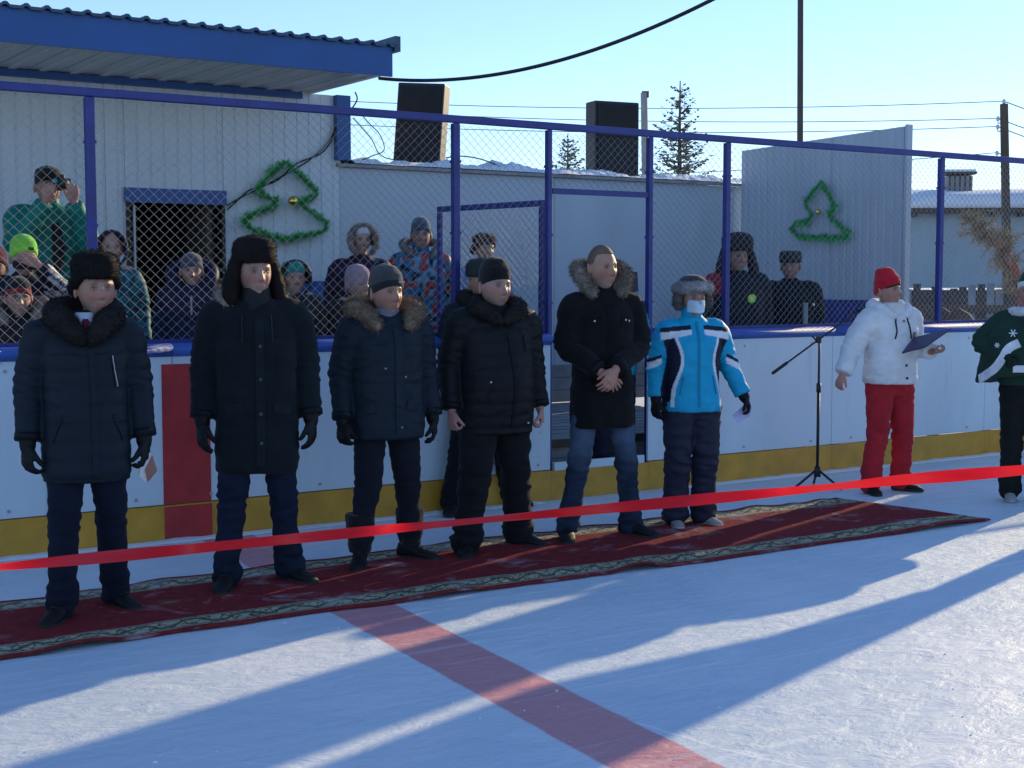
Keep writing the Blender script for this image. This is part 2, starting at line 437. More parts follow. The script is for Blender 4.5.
# ------------------------------------------------------------------ rink boards
S_G0, S_G1 = S_at(550), S_at(648)           # gateway
boards = empty('rink_boards', O, ANG)
tag(boards, 'long low white rink boards with blue cap rail and yellow kick plate', 'rink boards')
def seg_list(a, b, step, skip=None):
    xs = []; x = a
    while x < b - 1e-6:
        xs.append((x, min(b, x + step))); x += step
    return xs
def bo(name, mbx, mat, par=boards, smooth=False, bv=None):
    o = mbx.build(name, mat, par, smooth)
    if bv: bevel(o, bv, 2)
    return o
BT, ZC = 0.06, 1.15
for a, b in seg_list(-7.0, S_G0, 2.0)[:-1] + [(seg_list(-7.0, S_G0, 2.0)[-1][0], S_G0)] + seg_list(S_G1, S_G1 + 20, 2.0):
    L = b - a - 0.006
    bo('board_panel', MB().box(((a + b) / 2, 0.0, (0.225 + ZC) / 2), (L, 0.02, ZC - 0.225 - 0.004)), M['board'])
    bo('kick_plate', MB().box(((a + b) / 2, -0.006, 0.1105), (L + .003, 0.032, 0.221)), M['kick'])
    m_ = MB(); m_.tube([(a, 0.02, ZC + 0.035), (b, 0.02, ZC + 0.035)], 0.055, 12, flat=1.0)
    m_.v = [(x, 0.02 + (y - .02) * 1.25, ZC + 0.035 + (z - ZC - .035) * 0.8) for x, y, z in m_.v]
    bo('cap_rail', m_, M['blue_cap'], smooth=True)
    for zz in (.27, ZC - .06):
        for q in (.12, .5, .88): bo('bolt', MB().tube([(a + L * q, -.009, zz), (a + L * q, -.0155, zz)], .011, 8), M['galv'])
    # backing frame studs
    x = a + 0.1
    while x < b - .03: bo('stud', MB().box((x, 0.052, 0.55), (0.05, 0.08, 1.08)), M['wood_grey']); x += 0.63
# threshold in the gateway
bo('threshold', MB().box(((S_G0 + S_G1) / 2, 0.0, 0.245), (S_G1 - S_G0 - 0.07, 0.03, 0.06)), M['board'])
bo('kick_plate', MB().box(((S_G0 + S_G1) / 2, -0.006, 0.1075), (S_G1 - S_G0 + 0.0, 0.032, 0.213)), M['kick'])
# red stripe on the boards
sa, sb = S_at(159), S_at(207)
m_ = MB(); m_.box(((sa + sb) / 2, -0.0125, (0.228 + ZC - .05) / 2), (sb - sa, 0.004, ZC - 0.05 - 0.228))
o_ = bo('red_stripe', m_, M['stripe']); 
bo('red_stripe', MB().box(((sa + sb) / 2, -0.0245, 0.108), (sb - sa, 0.004, 0.208)), M['stripe'])
# snow lying along the foot of the boards and on the sill behind the cap
def snow_ridge(name, pts, wid, hgt, par=None, seed=0, seg=7, label=None):
    mbx = MB(); rings = []
    for i, p in enumerate(pts):
        f = 0.55 + 0.9 * abs(noise.noise(Vector((i * .35, seed, 0)))) + .35 * noise.noise(Vector((i * 1.3, seed, 4)))
        f = max(f, 0.12)
        if i in (0, len(pts) - 1): f *= .15
        ring = []
        for j in range(seg):
            th = math.pi * j / (seg - 1)
            ring.append(p[0] + p[1] * (math.cos(th) * wid * (0.6 + .4 * f)) + Vector((0, 0, math.sin(th) * hgt * f)))
        rings.append(ring)
    mbx.loft(rings, cap=True)
    return mbx.build(name, M['snow'], par, smooth=True)
def line_pts(s0, s1, w, z, step=0.06):
    k = int((s1 - s0) / step) + 2
    return [(Vector((s0 + (s1 - s0) * i / (k - 1), w, z)), Vector((0, 1, 0))) for i in range(k)]
for (a, b, q) in ((-6, S_G0 - .1, 1), (S_G1 + .1, 13, 2)):
    tag(snow_ridge('sill_snow', line_pts(a, b, 0.095, 1.155), 0.045, 0.030, boards, q), kind=None)
    tag(snow_ridge('foot_snow', line_pts(a, b, -0.06, 0.0, .09), 0.07, 0.016, boards, q + 5), kind=None)

# ------------------------------------------------------------------ fence over the boards
fence = empty('mesh_fence', O, ANG)
tag(fence, 'tall chain link fence on blue steel posts standing on the rink boards', 'fence')
FW = 0.10
z_top = lambda s: 2.775 + (on_w(900, 151.5, FW).z - on_w(40, 86, FW).z) / 1e9
zt = (on_w(40, 87.5, FW).z + on_w(850, 149, FW).z) / 2
ZT = zt
post_px = [(-255, .06), (92, .075), (455, .07), (547.5, .05), (648, .052), (725, .062), (938, .066), (1180, .066), (1460, .066)]
posts = [(S_at(p + .8, FW), w_ * .76) for p, w_ in post_px]
posts = [(posts[1][0] - 3.2, .07)] + posts[1:7] + [(posts[6][0] + 2.6, .066), (posts[6][0] + 5.2, .066), (posts[6][0] + 7.8, .066)]
for s, wd in posts:
    zb = 0.02
    o = MB().box((s, FW, (zb + ZT - .03) / 2), (wd, 0.05, ZT - .03 - zb)).build('post', M['blue_paint'], fence); bevel(o, .006, 2)
    for zz in (1.45, 1.95, 2.45):
        MB().box((s, FW, zz), (wd + .008, 0.058, 0.018)).build('clamp', M['blue_paint'], fence)
o = MB().box(((posts[0][0] + posts[-1][0]) / 2, FW, ZT), (posts[-1][0] - posts[0][0] + .06, 0.046, 0.052)).build('top_rail', M['blue_paint'], fence); bevel(o, .006, 2)
o = MB().box(((posts[0][0] + S_G0) / 2 - .02, FW, 1.235), (S_G0 - posts[0][0] - .08, 0.03, 0.03)).build('bottom_rail', M['blue_paint'], fence)
o = MB().box(((posts[-1][0] + S_G1) / 2 + .03, FW, 1.235), (posts[-1][0] - S_G1 - .08, 0.03, 0.03)).build('bottom_rail', M['blue_paint'], fence)
ZH = on_w(600, 193, FW).z
sG0, sG1 = posts[3][0], posts[4][0]
o = MB().box(((sG0 + sG1) / 2, FW, ZH), (sG1 - sG0 - .05, 0.04, 0.04)).build('gate_header', M['blue_paint'], fence)

def chain_mesh(L, z0, z1, name='wire_mesh', par=None, loc=(0, 0, 0), rz=0, pitch=0.066, dz=0.031, r=0.0016, seed=0, bulge=0.012):
    verts = []; faces = []
    nc = int(L / (pitch / 2)); nr = int((z1 - z0) / dz)
    for i in range(nc):
        base = len(verts)
        for j in range(nr + 1):
            x = i * pitch / 2 + (pitch / 2) * ((i + j) % 2)
            z = z0 + j * dz
            x += 0.004 * noise.noise(Vector((x * 2, z * 2, seed)))
            y = bulge * noise.noise(Vector((x * 1.1, z * 1.3, seed + 5))) + (0.002 if (i + j) % 2 else -0.002)
            z += 0.006 * noise.noise(Vector((x * 1.7, z * 1.1, seed + 9)))
            if x > L: x = L
            for k in range(3):
                a = 2 * math.pi * k / 3 + .5
                verts.append((x + r * 1.25 * math.cos(a), y + r * 1.25 * math.sin(a), z))
        for j in range(nr):
            for k in range(3):
                a = base + j * 3 + k; b_ = base + j * 3 + (k + 1) % 3
                faces.append((a, b_, b_ + 3, a + 3))
    me = bpy.data.meshes.new(name); me.from_pydata(verts, [], faces); me.materials.append(M['galv']); me.update()
    o = bpy.data.objects.new(name, me); C.objects.link(o); o.parent = par; o.location = loc; o.rotation_euler = (0, 0, rz)
    o['kind'] = 'stuff'
    return o
for i in range(len(posts) - 1):
    s0, s1 = posts[i][0] + posts[i][1] / 2, posts[i + 1][0] - posts[i + 1][1] / 2
    if s0 > S_at(1150): pass
    if i == 3: chain_mesh(s1 - s0, ZH + .02, ZT - .02, par=fence, loc=(s0, FW, 0), seed=i)
    else: chain_mesh(s1 - s0, 1.25, ZT - .02, par=fence, loc=(s0, FW, 0), seed=i)

# gate leaf standing open, swung in behind the boards
hinge = F(sG0 - .005, FW + .05)
free = at_depth(438, 206, 11.35)
gate_dir = Vector((free.x - hinge.x, free.y - hinge.y, 0)); GL = gate_dir.length
gz = math.atan2(gate_dir.y, gate_dir.x)
gate = empty('fence_gate', (hinge.x, hinge.y, 0), gz)
tag(gate, 'blue steel framed mesh gate leaf standing open beside the gap in the boards', 'gate')
GZ1 = at_depth(545, 203, hinge.y).z
t_ = .045
for nm, c, sz in (('frame_bar', (GL / 2, 0, GZ1), (GL, .03, t_)), ('frame_bar', (GL / 2, 0, 1.22), (GL, .03, t_)), ('frame_bar', (GL / 2, 0, .3), (GL, .03, t_)),
                  ('frame_bar', (t_ / 2, 0, (GZ1 + .3) / 2), (t_, .034, GZ1 - .35)), ('frame_bar', (GL - t_ / 2, 0, (GZ1 + .3) / 2), (t_, .034, GZ1 - .35))):
    bevel(MB().box(c, sz).build(nm, M['blue_paint'], gate), .005, 1)
MB().box((GL / 2, 0, .76), (GL - .09, .012, .86)).build('lower_panel', M['board'], gate)
MB().box((.075, -.03, 1.42), (.02, .02, .36)).build('bolt', M['blue_paint'], gate)
chain_mesh(GL - .09, 1.245, GZ1 - .02, par=gate, loc=(.045, 0, 0), seed=22)

# ------------------------------------------------------------------ standing deck behind the boards
deck = empty('standing_deck', O, ANG)
tag(deck, 'grey wooden standing deck behind the boards by the white wall', 'deck')
DZ = 0.40
D0, D1 = -4.0, S_at(690, 1.5)
wb = 0.36; k = 0
while wb < 2.9:
    s = D0 + (0.7 if k % 2 else 0)
    for (a, b) in ((D0, D0 + 3.1 + .4 * (k % 3)), (D0 + 3.1 + .4 * (k % 3), D1)):
        MB().box(((a + b) / 2, wb + .067, DZ - .018 + .003 * ((k * 7) % 3 - 1)), (b - a - .006, .134, .036)).build('plank', M['wood_grey'], deck)
    wb += .142; k += 1
MB().box(((D0 + D1) / 2, .342, DZ - .035), (D1 - D0, .03, .06)).build('nosing', M['wood_dark'], deck)
x = D0
for z_ in (.07, .19, .31):
    MB().box(((D0 + D1) / 2, .372, z_), (D1 - D0, .022, .115)).build('riser_board', M['wood_grey'], deck)
# grey plinth along the foot of the wall
# ------------------------------------------------------------------ building with canopy
WALL_W = 3.0
SB = S_at(342, WALL_W)                      # right corner of the tall building
bld = empty('rink_building', O, ANG)
tag(bld, 'white sheet clad rink building with blue canopy fascia and open dark doorway', 'building')
def rib_sheet(x0, x1, z0, z1, y, depth=.008, pitch=.115, rib=.022, thick=.02):
    """vertical ribbed cladding sheet facing -y"""
    prof = []; x = x0
    while x < x1 - 1e-4:
        e = min(x + pitch, x1)
        prof += [(x, 0), (max(x, e - rib), 0), (max(x, e - rib * .75), depth), (max(x, e - rib * .25), depth)]
        x = e
    prof.append((x1, 0))
    vs = []; fs = []
    for (px_, d) in prof: vs += [(px_, y + d, z0), (px_, y + d, z1)]
    n = len(prof)
    for i in range(n - 1): fs.append((2 * i, 2 * i + 2, 2 * i + 3, 2 * i + 1))
    b = len(vs)
    vs += [(x0, y + thick + depth, z0), (x1, y + thick + depth, z0), (x1, y + thick + depth, z1), (x0, y + thick + depth, z1)]
    fs += [(b, b + 3, b + 2, b + 1), (0, 1, b + 3, b), (2 * n - 2, b + 1, b + 2, 2 * n - 1)]
    return MB().add(vs, fs)
sd0, sd1 = S_at(127, WALL_W), S_at(225, WALL_W)
zd = on_w(176, 190, WALL_W).z
ZW = on_w(340, 96, WALL_W).z
def sheets(a, b, z0, z1, name='siding_sheet', mat='siding', y=WALL_W, par=bld, step=1.15, **kw):
    for (p, q) in seg_list(a, b, step):
        rib_sheet(p + .0015, q - .0015, z0, z1, y, **kw).build(name, M[mat], par)
ZB = on_w(315, 281, WALL_W).z               # top of the blue base band
sheets(-6.5, sd0, .42, ZW)
sheets(sd1, SB, ZB, ZW)
sheets(sd0, sd1, zd, ZW, step=2)
for a, b in ((sd1, SB),):
    MB().box(((a + b) / 2, WALL_W - .004, (ZB + .1) / 2), (b - a - .004, .03, ZB - .1)).build('base_band', M['roof_blue'], bld)
ZL0 = on_w(345, 161, WALL_W).z
bevel(MB().box((SB + .0, WALL_W - .02, (ZL0 + ZW) / 2 + .0), (.14, .09, ZW - ZL0)).build('corner_trim', M['roof_blue'], bld), .004, 1)
MB().box((SB - .02, (WALL_W + 8) / 2 + .05, ZW / 2), (.08, 8 - WALL_W - .06, ZW)).build('end_wall', M['siding'], bld)
MB().box(((SB - 6.5) / 2 - .03, 8.05, ZW / 2), (SB + 6.4, .1, ZW)).build('back_wall', M['siding'], bld)
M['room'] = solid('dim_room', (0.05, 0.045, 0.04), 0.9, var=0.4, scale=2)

door = empty('doorway', (0, 0, 0)); door.parent = bld
dh = zd
fr = .05
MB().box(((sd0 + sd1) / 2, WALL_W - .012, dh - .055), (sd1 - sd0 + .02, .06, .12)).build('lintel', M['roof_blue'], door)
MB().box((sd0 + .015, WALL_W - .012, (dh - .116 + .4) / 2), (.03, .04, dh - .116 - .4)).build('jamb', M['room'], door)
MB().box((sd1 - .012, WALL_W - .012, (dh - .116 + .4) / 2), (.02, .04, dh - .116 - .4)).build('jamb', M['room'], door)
MB().box((sd0 + .075, WALL_W + .02, (dh - .13 + .4) / 2), (.018, .03, dh - .13 - .42)).build('inner_frame', M['white_frame'], door)
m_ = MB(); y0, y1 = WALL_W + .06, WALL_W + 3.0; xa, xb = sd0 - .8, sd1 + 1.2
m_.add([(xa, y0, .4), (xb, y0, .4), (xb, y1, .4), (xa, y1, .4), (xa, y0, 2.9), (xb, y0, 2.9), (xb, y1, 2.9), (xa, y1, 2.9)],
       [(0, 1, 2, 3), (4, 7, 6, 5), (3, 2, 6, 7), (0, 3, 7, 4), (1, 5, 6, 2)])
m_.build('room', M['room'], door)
MB().box((sd1 - .10, WALL_W + .34, 1.85), (.05, .5, .9)).build('door_leaf', M['wood_dark'], door)
# canopy roof
CW = 1.60
SE = S_at(393, CW)                          # right end of fascia
SL = -6.5
zf0 = on_w(393, 77, CW).z; zf1 = on_w(393, 47, CW).z
can = empty('canopy_roof', (0, 0, 0)); can.parent = bld
MB().box(((SL + SE) / 2, CW, (zf0 + zf1) / 2), (SE - SL, .03, zf1 - zf0)).build('fascia', M['roof_blue'], can)
m_ = MB(); m_.box((SE - .015, (CW + 8.4) / 2, (zf0 + zf1) / 2 + .06), (.03, 8.4 - CW - .034, zf1 - zf0 - .12 )).build('gable_fascia', M['roof_blue'], can)
# soffit of narrow ribbed metal strips running out from the wall
x = SL; k = 0
me_s = None
while x < SE - .04:
    L_ = min(.235, SE - .035 - x)
    if me_s is None or L_ < .235:
        q = MB().box((L_ / 2, (CW + .016 + WALL_W) / 2 + .03, 0), (L_ - .006, WALL_W + .06 - CW - .02, .016))
        q.box((L_ / 2, (CW + .016 + WALL_W) / 2 + .03, -.014), (.05, WALL_W + .06 - CW - .02, .014))
        o = q.build('soffit_strip', M['soffit'], can); me_s = o.data if L_ >= .235 else me_s
    else:
        o = bpy.data.objects.new('soffit_strip', me_s); C.objects.link(o); o.parent = can
    o.location = (x, 0, zf0 + .035); x += .24; k += 1
MB().box(((SL + SE) / 2, WALL_W - .03, zf0 - .01), (SE - SL - .3, .05, .055)).build('wall_trim', M['roof_blue'], can)
# corrugated roof sheet with dark wavy edge
m_ = MB(); prof = []
x = SL - .03; step = .02
while x <= SE + .05:
    ph = (x / .14) % 1.0
    prof.append((x, .032 * (1 if ph < .32 else 0) * min(1, math.sin(math.pi * min(ph, .32) / .32) * 1.8) * .62))
    x += step
vs = []; fs = []
for (x, z) in prof:
    for (yy, zz) in ((CW - .05, zf1 + .012), (8.6, zf1 + .012 + .25)):
        vs.append((x, yy, zz + z)); vs.append((x, yy, zz + z - .022))
for i in range(len(prof) - 1):
    a = 4 * i; b = a + 4
    fs += [(a, b, b + 2, a + 2), (a + 1, a + 3, b + 3, b + 1), (a, a + 1, b + 1, b), (a + 2, b + 2, b + 3, a + 3)]
m_.add(vs, fs); m_.build('roof_sheet', M['roof_dark'], can)
MB().box((SE + .03, (CW + 8.5) / 2, (zf1 + .02)), (.05, 8.5 - CW + .1, .12)).build('edge_trim', M['roof_dark'], can)

# ------------------------------------------------------------------ low annex: smooth wall panels, snow on its roof
SC = S_at(737, WALL_W)
ZL = (on_w(400, 166, WALL_W).z + on_w(700, 183, WALL_W).z) / 2
ann = empty('low_annex', O, ANG)
tag(ann, 'low flat roofed white annex with snow along its roof edge', 'building')
for (a, b) in seg_list(SB - .02, SC + .1, 1.18):
    MB().box(((a + b) / 2, WALL_W + .02, (.40 + ZL - .03) / 2), (b - a - .005, .03, ZL - .03 - .40)).build('wall_panel', M['wallpanel'], ann)
for j, z_ in enumerate((.465, .59, .715)):
    MB().box(((SB + SC) / 2 + .05, WALL_W - .02, z_ ), (SC - SB, .04, .120)).build('plinth_board', M['wood_grey'], ann)
m_ = MB().box(((SB + SC) / 2 + .05, WALL_W - .01, ZL - .012), (SC - SB + .2, .07, .03)); m_.build('roof_drip_edge', M['wood_grey'], ann)
MB().box(((SB + SC) / 2 + .05, WALL_W + 2.53, ZL - .06), (SC - SB + .1, 5.0, .06)).build('roof_deck', M['wood_dark'], ann)
MB().box(((SB + SC) / 2 + .05, WALL_W + 5.0, ZL / 2 - .05), (SC - SB + .1, .1, ZL - .1)).build('back_wall', M['wallpanel'], ann)
mb = MB(); ns, nw = 260, 40
for i in range(ns + 1):
    for j in range(nw + 1):
        s = SB + .12 + (SC - SB + .05) * i / ns; q = j / nw; w = WALL_W - .045 + 5.0 * q ** 2
        e = 1 - math.exp(-(w - WALL_W + .05) / .10)
        h = .05 + .06 * noise.noise(Vector((s * 1.7, w * 1.5, 0))) + .09 * abs(noise.noise(Vector((s * 3, w * 3, 2)))) + .03 * noise.noise(Vector((s * 14, w * 14, 7)))
        h = max(.004, h) * e + .004
        mb.v.append((s, w + .015 * noise.noise(Vector((s * 6, 0, 4))) * (1 - q), ZL + .004 + h)); mb.c.append((.8,) * 3)
for i in range(ns):
    for j in range(nw):
        a = i * (nw + 1) + j; mb.f.append((a, a + nw + 1, a + nw + 2, a + 1)); mb.m.append(0)
mb.build('roof_snow', M['snow'], ann, smooth=True)

# ------------------------------------------------------------------ tall cross wall of ribbed sheet
W_IN = (lambda: None)
d = ray(906, 280)                           # where column 906 meets the cross-wall plane
t = ((O + U * SC - CAMP).dot(U)) / d.dot(U); pe = CAMP + d * t
WE = (pe - O).dot(N)
ZX = (on_s(905, 126, SC).z + on_s(740, 152, SC).z) / 2
ZXB = on_s(860, 300, SC).z
xw = empty('sheet_wall', O, ANG)
tag(xw, 'tall grey ribbed sheet wall with blue base band standing across behind the boards', 'wall')
zA, zB_ = on_s(905, 126, SC).z, on_s(742, 151, SC).z
def zx(w): return zA + (zB_ - zA) * (w - WE) / (WALL_W - WE)
def cross_sheet(w0, w1, z0, nm, mat, **kw):
    m_ = rib_sheet(w0, w1, z0, 9, 0, **kw)
    m_.v = [(x, y, (zx(w0 + w1 - x) if z > 8.9 else z)) for x, y, z in m_.v]
    o = m_.build(nm, M[mat], xw)
    o.rotation_euler = (0, 0, R(-90)); o.location = (SC, w0 + w1, 0); return o
for (a, b) in seg_list(WE + .03, WALL_W - .05, .93):
    cross_sheet(a + .001, b - .001, ZXB, 'siding_sheet', 'sheet', pitch=.10, rib=.034, depth=.009)
    MB().box((SC - .0, (a + b) / 2, (ZXB + .05) / 2), (.03, b - a - .003, ZXB - .05)).build('base_band', M['blue_paint'], xw)
MB().box((SC + .012, WE + .012, zA / 2 + .01), (.07, .03, zA)).build('corner_trim', M['sheet'], xw)
for w_ in (WE + .12, WE + 1.2, WALL_W - .2):
    MB().box((SC + .09, w_, zx(w_) / 2 - .03), (.08, .08, zx(w_) - .06)).build('rear_post', M['wood_grey'], xw)
for z_ in (.6, 1.7, 2.7):
    MB().box((SC + .045, (WE + WALL_W) / 2, z_), (.03, WALL_W - WE - .1, .06)).build('rear_rail', M['wood_grey'], xw)
# ================================================================== BACKGROUND
def rnd_u(a, b): return rnd.uniform(a, b)
# ---- loudspeakers on the annex roof
def speaker(px0, px1, py0, py1, w, lean, rz, label):
    base = on_w((px0 + px1) / 2, py1, w)
    Y = base.y; wd = (px1 - px0) / FOC * Y * .88; ht = (py1 - py0) / FOC * Y
    z0 = ZL + .03
    t = empty('loudspeaker', (base.x, base.y, z0), rz)
    tag(t, label, 'loudspeaker', 'loudspeakers on the annex roof')
    ht = base.z + ht - z0
    dp = wd * .75
    prof = [(-wd / 2, 0), (wd / 2, 0), (wd / 2, dp * .55), (wd * .30, dp), (-wd * .30, dp), (-wd / 2, dp * .55)]
    m_ = MB(); m_.loft([[Vector((x, y, z)) for x, y in prof] for z in (0, ht)])
    o = recalc(m_.build('cabinet', M['black'], t)); bevel(o, .012, 2)
    g_ = MB().box((0, -.012, ht / 2), (wd * .9, .022, ht * .93)).build('grille', M['speaker'], t); bevel(g_, .008, 2)
    for x in (-1, 1): MB().box((x * (wd / 2 + .004), dp * .3, ht * .62), (.012, .10, .035)).build('handle', M['rubber'], t)
    t.rotation_euler = (lean[0], lean[1], rz)
    return t
speaker(388, 443, 84, 166, WALL_W + .35, (R(-3), R(3.5), 0), R(-14), 'left loudspeaker on the snowy annex roof, leaning back next to the canopy')
speaker(589, 645, 103, 177, WALL_W + .5, (0, 0, 0), R(24), 'right loudspeaker standing upright on the annex roof in front of the spruces')

# ---- spruces
M['needle'] = solid('spruce_needles', (0.11, 0.115, 0.070), 0.7, var=0.5, scale=3, bump=0)
M['needle2'] = solid('dry_needles', (0.25, 0.225, 0.145), 0.75, var=0.4, scale=12, bump=0)
M['bark'] = solid('bark', (0.10, 0.065, 0.045), 0.9, var=0.3, scale=9, bump=0.6, bscale=30, bdist=.01)
def spruce(loc, H, rad, label, seed=0, levels=26, per=7, sparse=1.0, cat='tree', tufts=1.0, col='needle'):
    rr = random.Random(seed)
    t = empty('spruce_tree', loc); tag(t, label, cat)
    m_ = MB(); m_.tube([(0, 0, 0), (.02, 0, H * .4), (0, .02, H * .8), (0, 0, H)], [.02 * H, .015 * H, .006 * H, .002 * H], 7)
    m_.build('trunk', M['bark'], t, True)
    br = MB(); nd = MB()
    for i in range(levels):
        f = (i / levels) ** .9
        z = H * (.08 + .90 * f)
        L0 = rad * (1 - f) ** .85 + .035 * H * .6
        for k in range(per):
            a = rr.uniform(0, 6.283); L = L0 * rr.uniform(.55, 1.12)
            if rr.random() > sparse: continue
            dirv = Vector((math.cos(a), math.sin(a), 0)); up = rr.uniform(-.05, .35) + .5 * f
            pts = [Vector((0, 0, z)) + dirv * (L * q) + Vector((0, 0, L * (up * q - .25 * q * (1 - q)))) for q in (0, .35, .7, 1)]
            br.tube(pts, [.006 * H * (1 - f) + .004, .004 * H * (1 - f) + .003, .003, .001], 3, cap=False)
            nb = max(4, int(L / .05 * tufts))
            for b_ in range(nb):
                q = (b_ + rr.random()) / nb
                q = q ** .8
                p = pts[0].lerp(pts[3], q) + Vector((0, 0, -L * .12 * math.sin(q * 3.14)))
                side = Vector((-dirv.y, dirv.x, 0)) * (1 if rr.random() < .5 else -1)
                tl = (.05 + .11 * L * (1 - q * .5)) * rr.uniform(.6, 1.3)
                tv = (side * rr.uniform(.3, 1) + dirv * rr.uniform(.3, 1) + Vector((0, 0, rr.uniform(-.35, .45)))).normalized() * tl
                wv = tv.cross(Vector((rr.uniform(-1, 1), rr.uniform(-1, 1), rr.uniform(-1, 1)))).normalized() * (.010 + .008 * H / 5)
                nd.add([p - wv, p + wv, p + tv * .6 + wv * .9, p + tv, p + tv * .6 - wv * .9], [(0, 1, 2, 3, 4)])
    br.build('branches', M['bark'], t)['kind'] = 'stuff'
    o = nd.build('needles', M[col], t); o['kind'] = 'stuff'
    return t
p = at_depth(680, 100, 26); pz = at_depth(680, 78, 26).z
spruce((p.x, p.y, -.05), pz, 1.45, 'taller spruce with a thin bare top behind the annex, right of the wooden pole', 3, levels=44, per=9, sparse=.75, tufts=1.0)
p = at_depth(568, 100, 30); pz = at_depth(568, 131, 30).z
spruce((p.x, p.y, -.05), pz, 1.25, 'smaller spruce behind the annex, left of the right loudspeaker', 5, levels=40, per=10, sparse=.85, tufts=1.2)
_az = R(SUN_AZ)
def QT(q, t): return Vector((q * math.cos(_az) + t * math.sin(_az), -q * math.sin(_az) + t * math.cos(_az), 0))
# added pillars, unseen beyond the right edge, to cast shadow bands over the ice
for q_, t_, wd_, h_, lb in ((-3.83, 13.5, .72, 4.2, 'wide tall white pillar added out of view at the right to shade the ice'), (-2.74, 12.0, .24, 3.8, 'slim tall pillar with a white board, added out of view at the right to shade the ice')):
    c_ = QT(q_, t_); e = empty('shadow_pillar', (c_.x, c_.y, 0), -_az); tag(e, lb, 'pillar', 'unseen pillars added for their shadows')
    bevel(MB().box((0, 0, h_ / 2), (wd_, .24, h_)).build('shaft', M['board'], e), .01, 2)
    bevel(MB().box((0, 0, .1), (wd_ + .06, .30, .2)).build('base', M['roof_blue'], e), .01, 2)
    if wd_ < .5:
        pg = [(.12, 1.5), (.12, 3.8), (-.64, 3.8), (-.64, 2.3), (-.30, 1.9), (-.14, 1.5)]
        m_ = MB(); m_.loft([[Vector((x, y, z)) for x, z in pg] for y in (-.17, -.13)]); recalc(m_.build('shadow_board', M['board'], e))  # added board, outline widening upward to shape its cast shadow
sp = QT(-.9, 21.0)  # unseen spruce added for faint branch shadows on the sunlit ice
spruce((sp.x, sp.y, -.05), 6.0, 1.5, 'tall open spruce added out of view beyond the right end of the rink for its shadow', 11, levels=46, per=8, tufts=1.0)

# ---- poles and wires
M['steel_dark'] = solid('dark_steel', (0.045, 0.035, 0.030), 0.6, var=0.3, bump=.2)
def pole(name, px, y_top, y_ref, Y, r, mat, label, lean=0.0, cat='pole'):
    top = at_depth(px + lean, y_top, Y); b = at_depth(px, 300, Y)
    t = empty(name, (b.x, Y, -.05)); tag(t, label, cat)
    m_ = MB(); h = top.z + .05; dx = top.x - b.x
    m_.tube([(0, 0, 0), (dx * .5, 0, h * .5), (dx, 0, h)], [r * 1.25, r * 1.1, r], 12); m_.build('shaft', M[mat], t, False)
    return t, Vector((top.x, Y, top.z))
t1, top1 = pole('lamp_pole', 801, -150, 0, 17.5, .035, 'steel_dark', 'tall thin dark steel pole rising behind the sheet wall out of the picture')
MB().box((0, 0, .06), (.3, .3, .12)).build('base_plate', M['steel_dark'], t1)
t2, top2 = pole('wooden_pole', 649, 93, 0, 21, .05, 'wood_grey', 'leaning grey wooden pole end beside the right loudspeaker', lean=-5)
MB().box((top2.x - t2.location.x + .02, 0, top2.z + .03), (.10, .07, .09)).build('pole_cap', M['wood_dark'], t2)
t3, top3 = pole('utility_pole', 1010, 104, 0, 30, .085, 'wood_dark', 'wooden utility pole with insulators and wires at the far right', lean=-6)
ins = []
for k, (dz, dx) in enumerate(((-.02, 0), (-.38, -.12), (-.55, -.12), (-1.1, -.12))):
    c = Vector((top3.x - t3.location.x + dx * 1.0, 0, top3.z + .05 + dz))
    if k: MB().tube([(c.x + .12, 0, c.z - .02), (c.x, 0, c.z - .02), (c.x, 0, c.z + .05)], .012, 6).build('hook', M['steel_dark'], t3)
    MB().tube([(c.x, 0, c.z + .03), (c.x, 0, c.z + .08), (c.x, 0, c.z + .12)], [.035, .04, .025], 8).build('insulator', M['white_frame'], t3)
    ins.append(Vector((t3.location.x + c.x, 30, c.z + .08 - .05)))
def wire(a, b, sag, r, label, name='overhead_wire', mat='rubber', n=40):
    pts = []
    for i in range(n + 1):
        q = i / n; p = a.lerp(b, q); p.z -= sag * 4 * q * (1 - q); pts.append(p)
    o = MB().tube(pts, r, 6).build(name, M[mat], None, True)
    return tag(o, label, 'wire')
pxl = [(300, 84), (300, 95), (300, 106), (300, 160)]
labs = ['topmost thin wire running left from the utility pole', 'second thin wire from the top of the utility pole', 'third thin wire below the pole top', 'lowest thin wire from the utility pole, just above the fence rail']
fa = [(-60, 70), (-60, 74), (-60, 92), (-60, 120)]
for i in range(4):
    b = at_depth(fa[i][0], fa[i][1], 34)
    if i == 3: b = at_depth(-60, 166, 34)
    wire(ins[i], b, .45, .008, labs[i])
    e = ins[i] + Vector((9, 6, -.3 - i * .1)); wire(ins[i], e, .4, .011, 'wire going right from the utility pole, %s' % ['topmost of four', 'second from the top', 'third from the top', 'lowest of four'][i])
ca = bld.matrix_world if False else None
a = F(SE + .02, CW + .25, zf0 + .02)
b = at_depth(672, -8, 9.5)
wire(a, b + (b - a) * .3, .25, .014, 'thick black cable sagging from the canopy corner up out of the picture', 'cable')

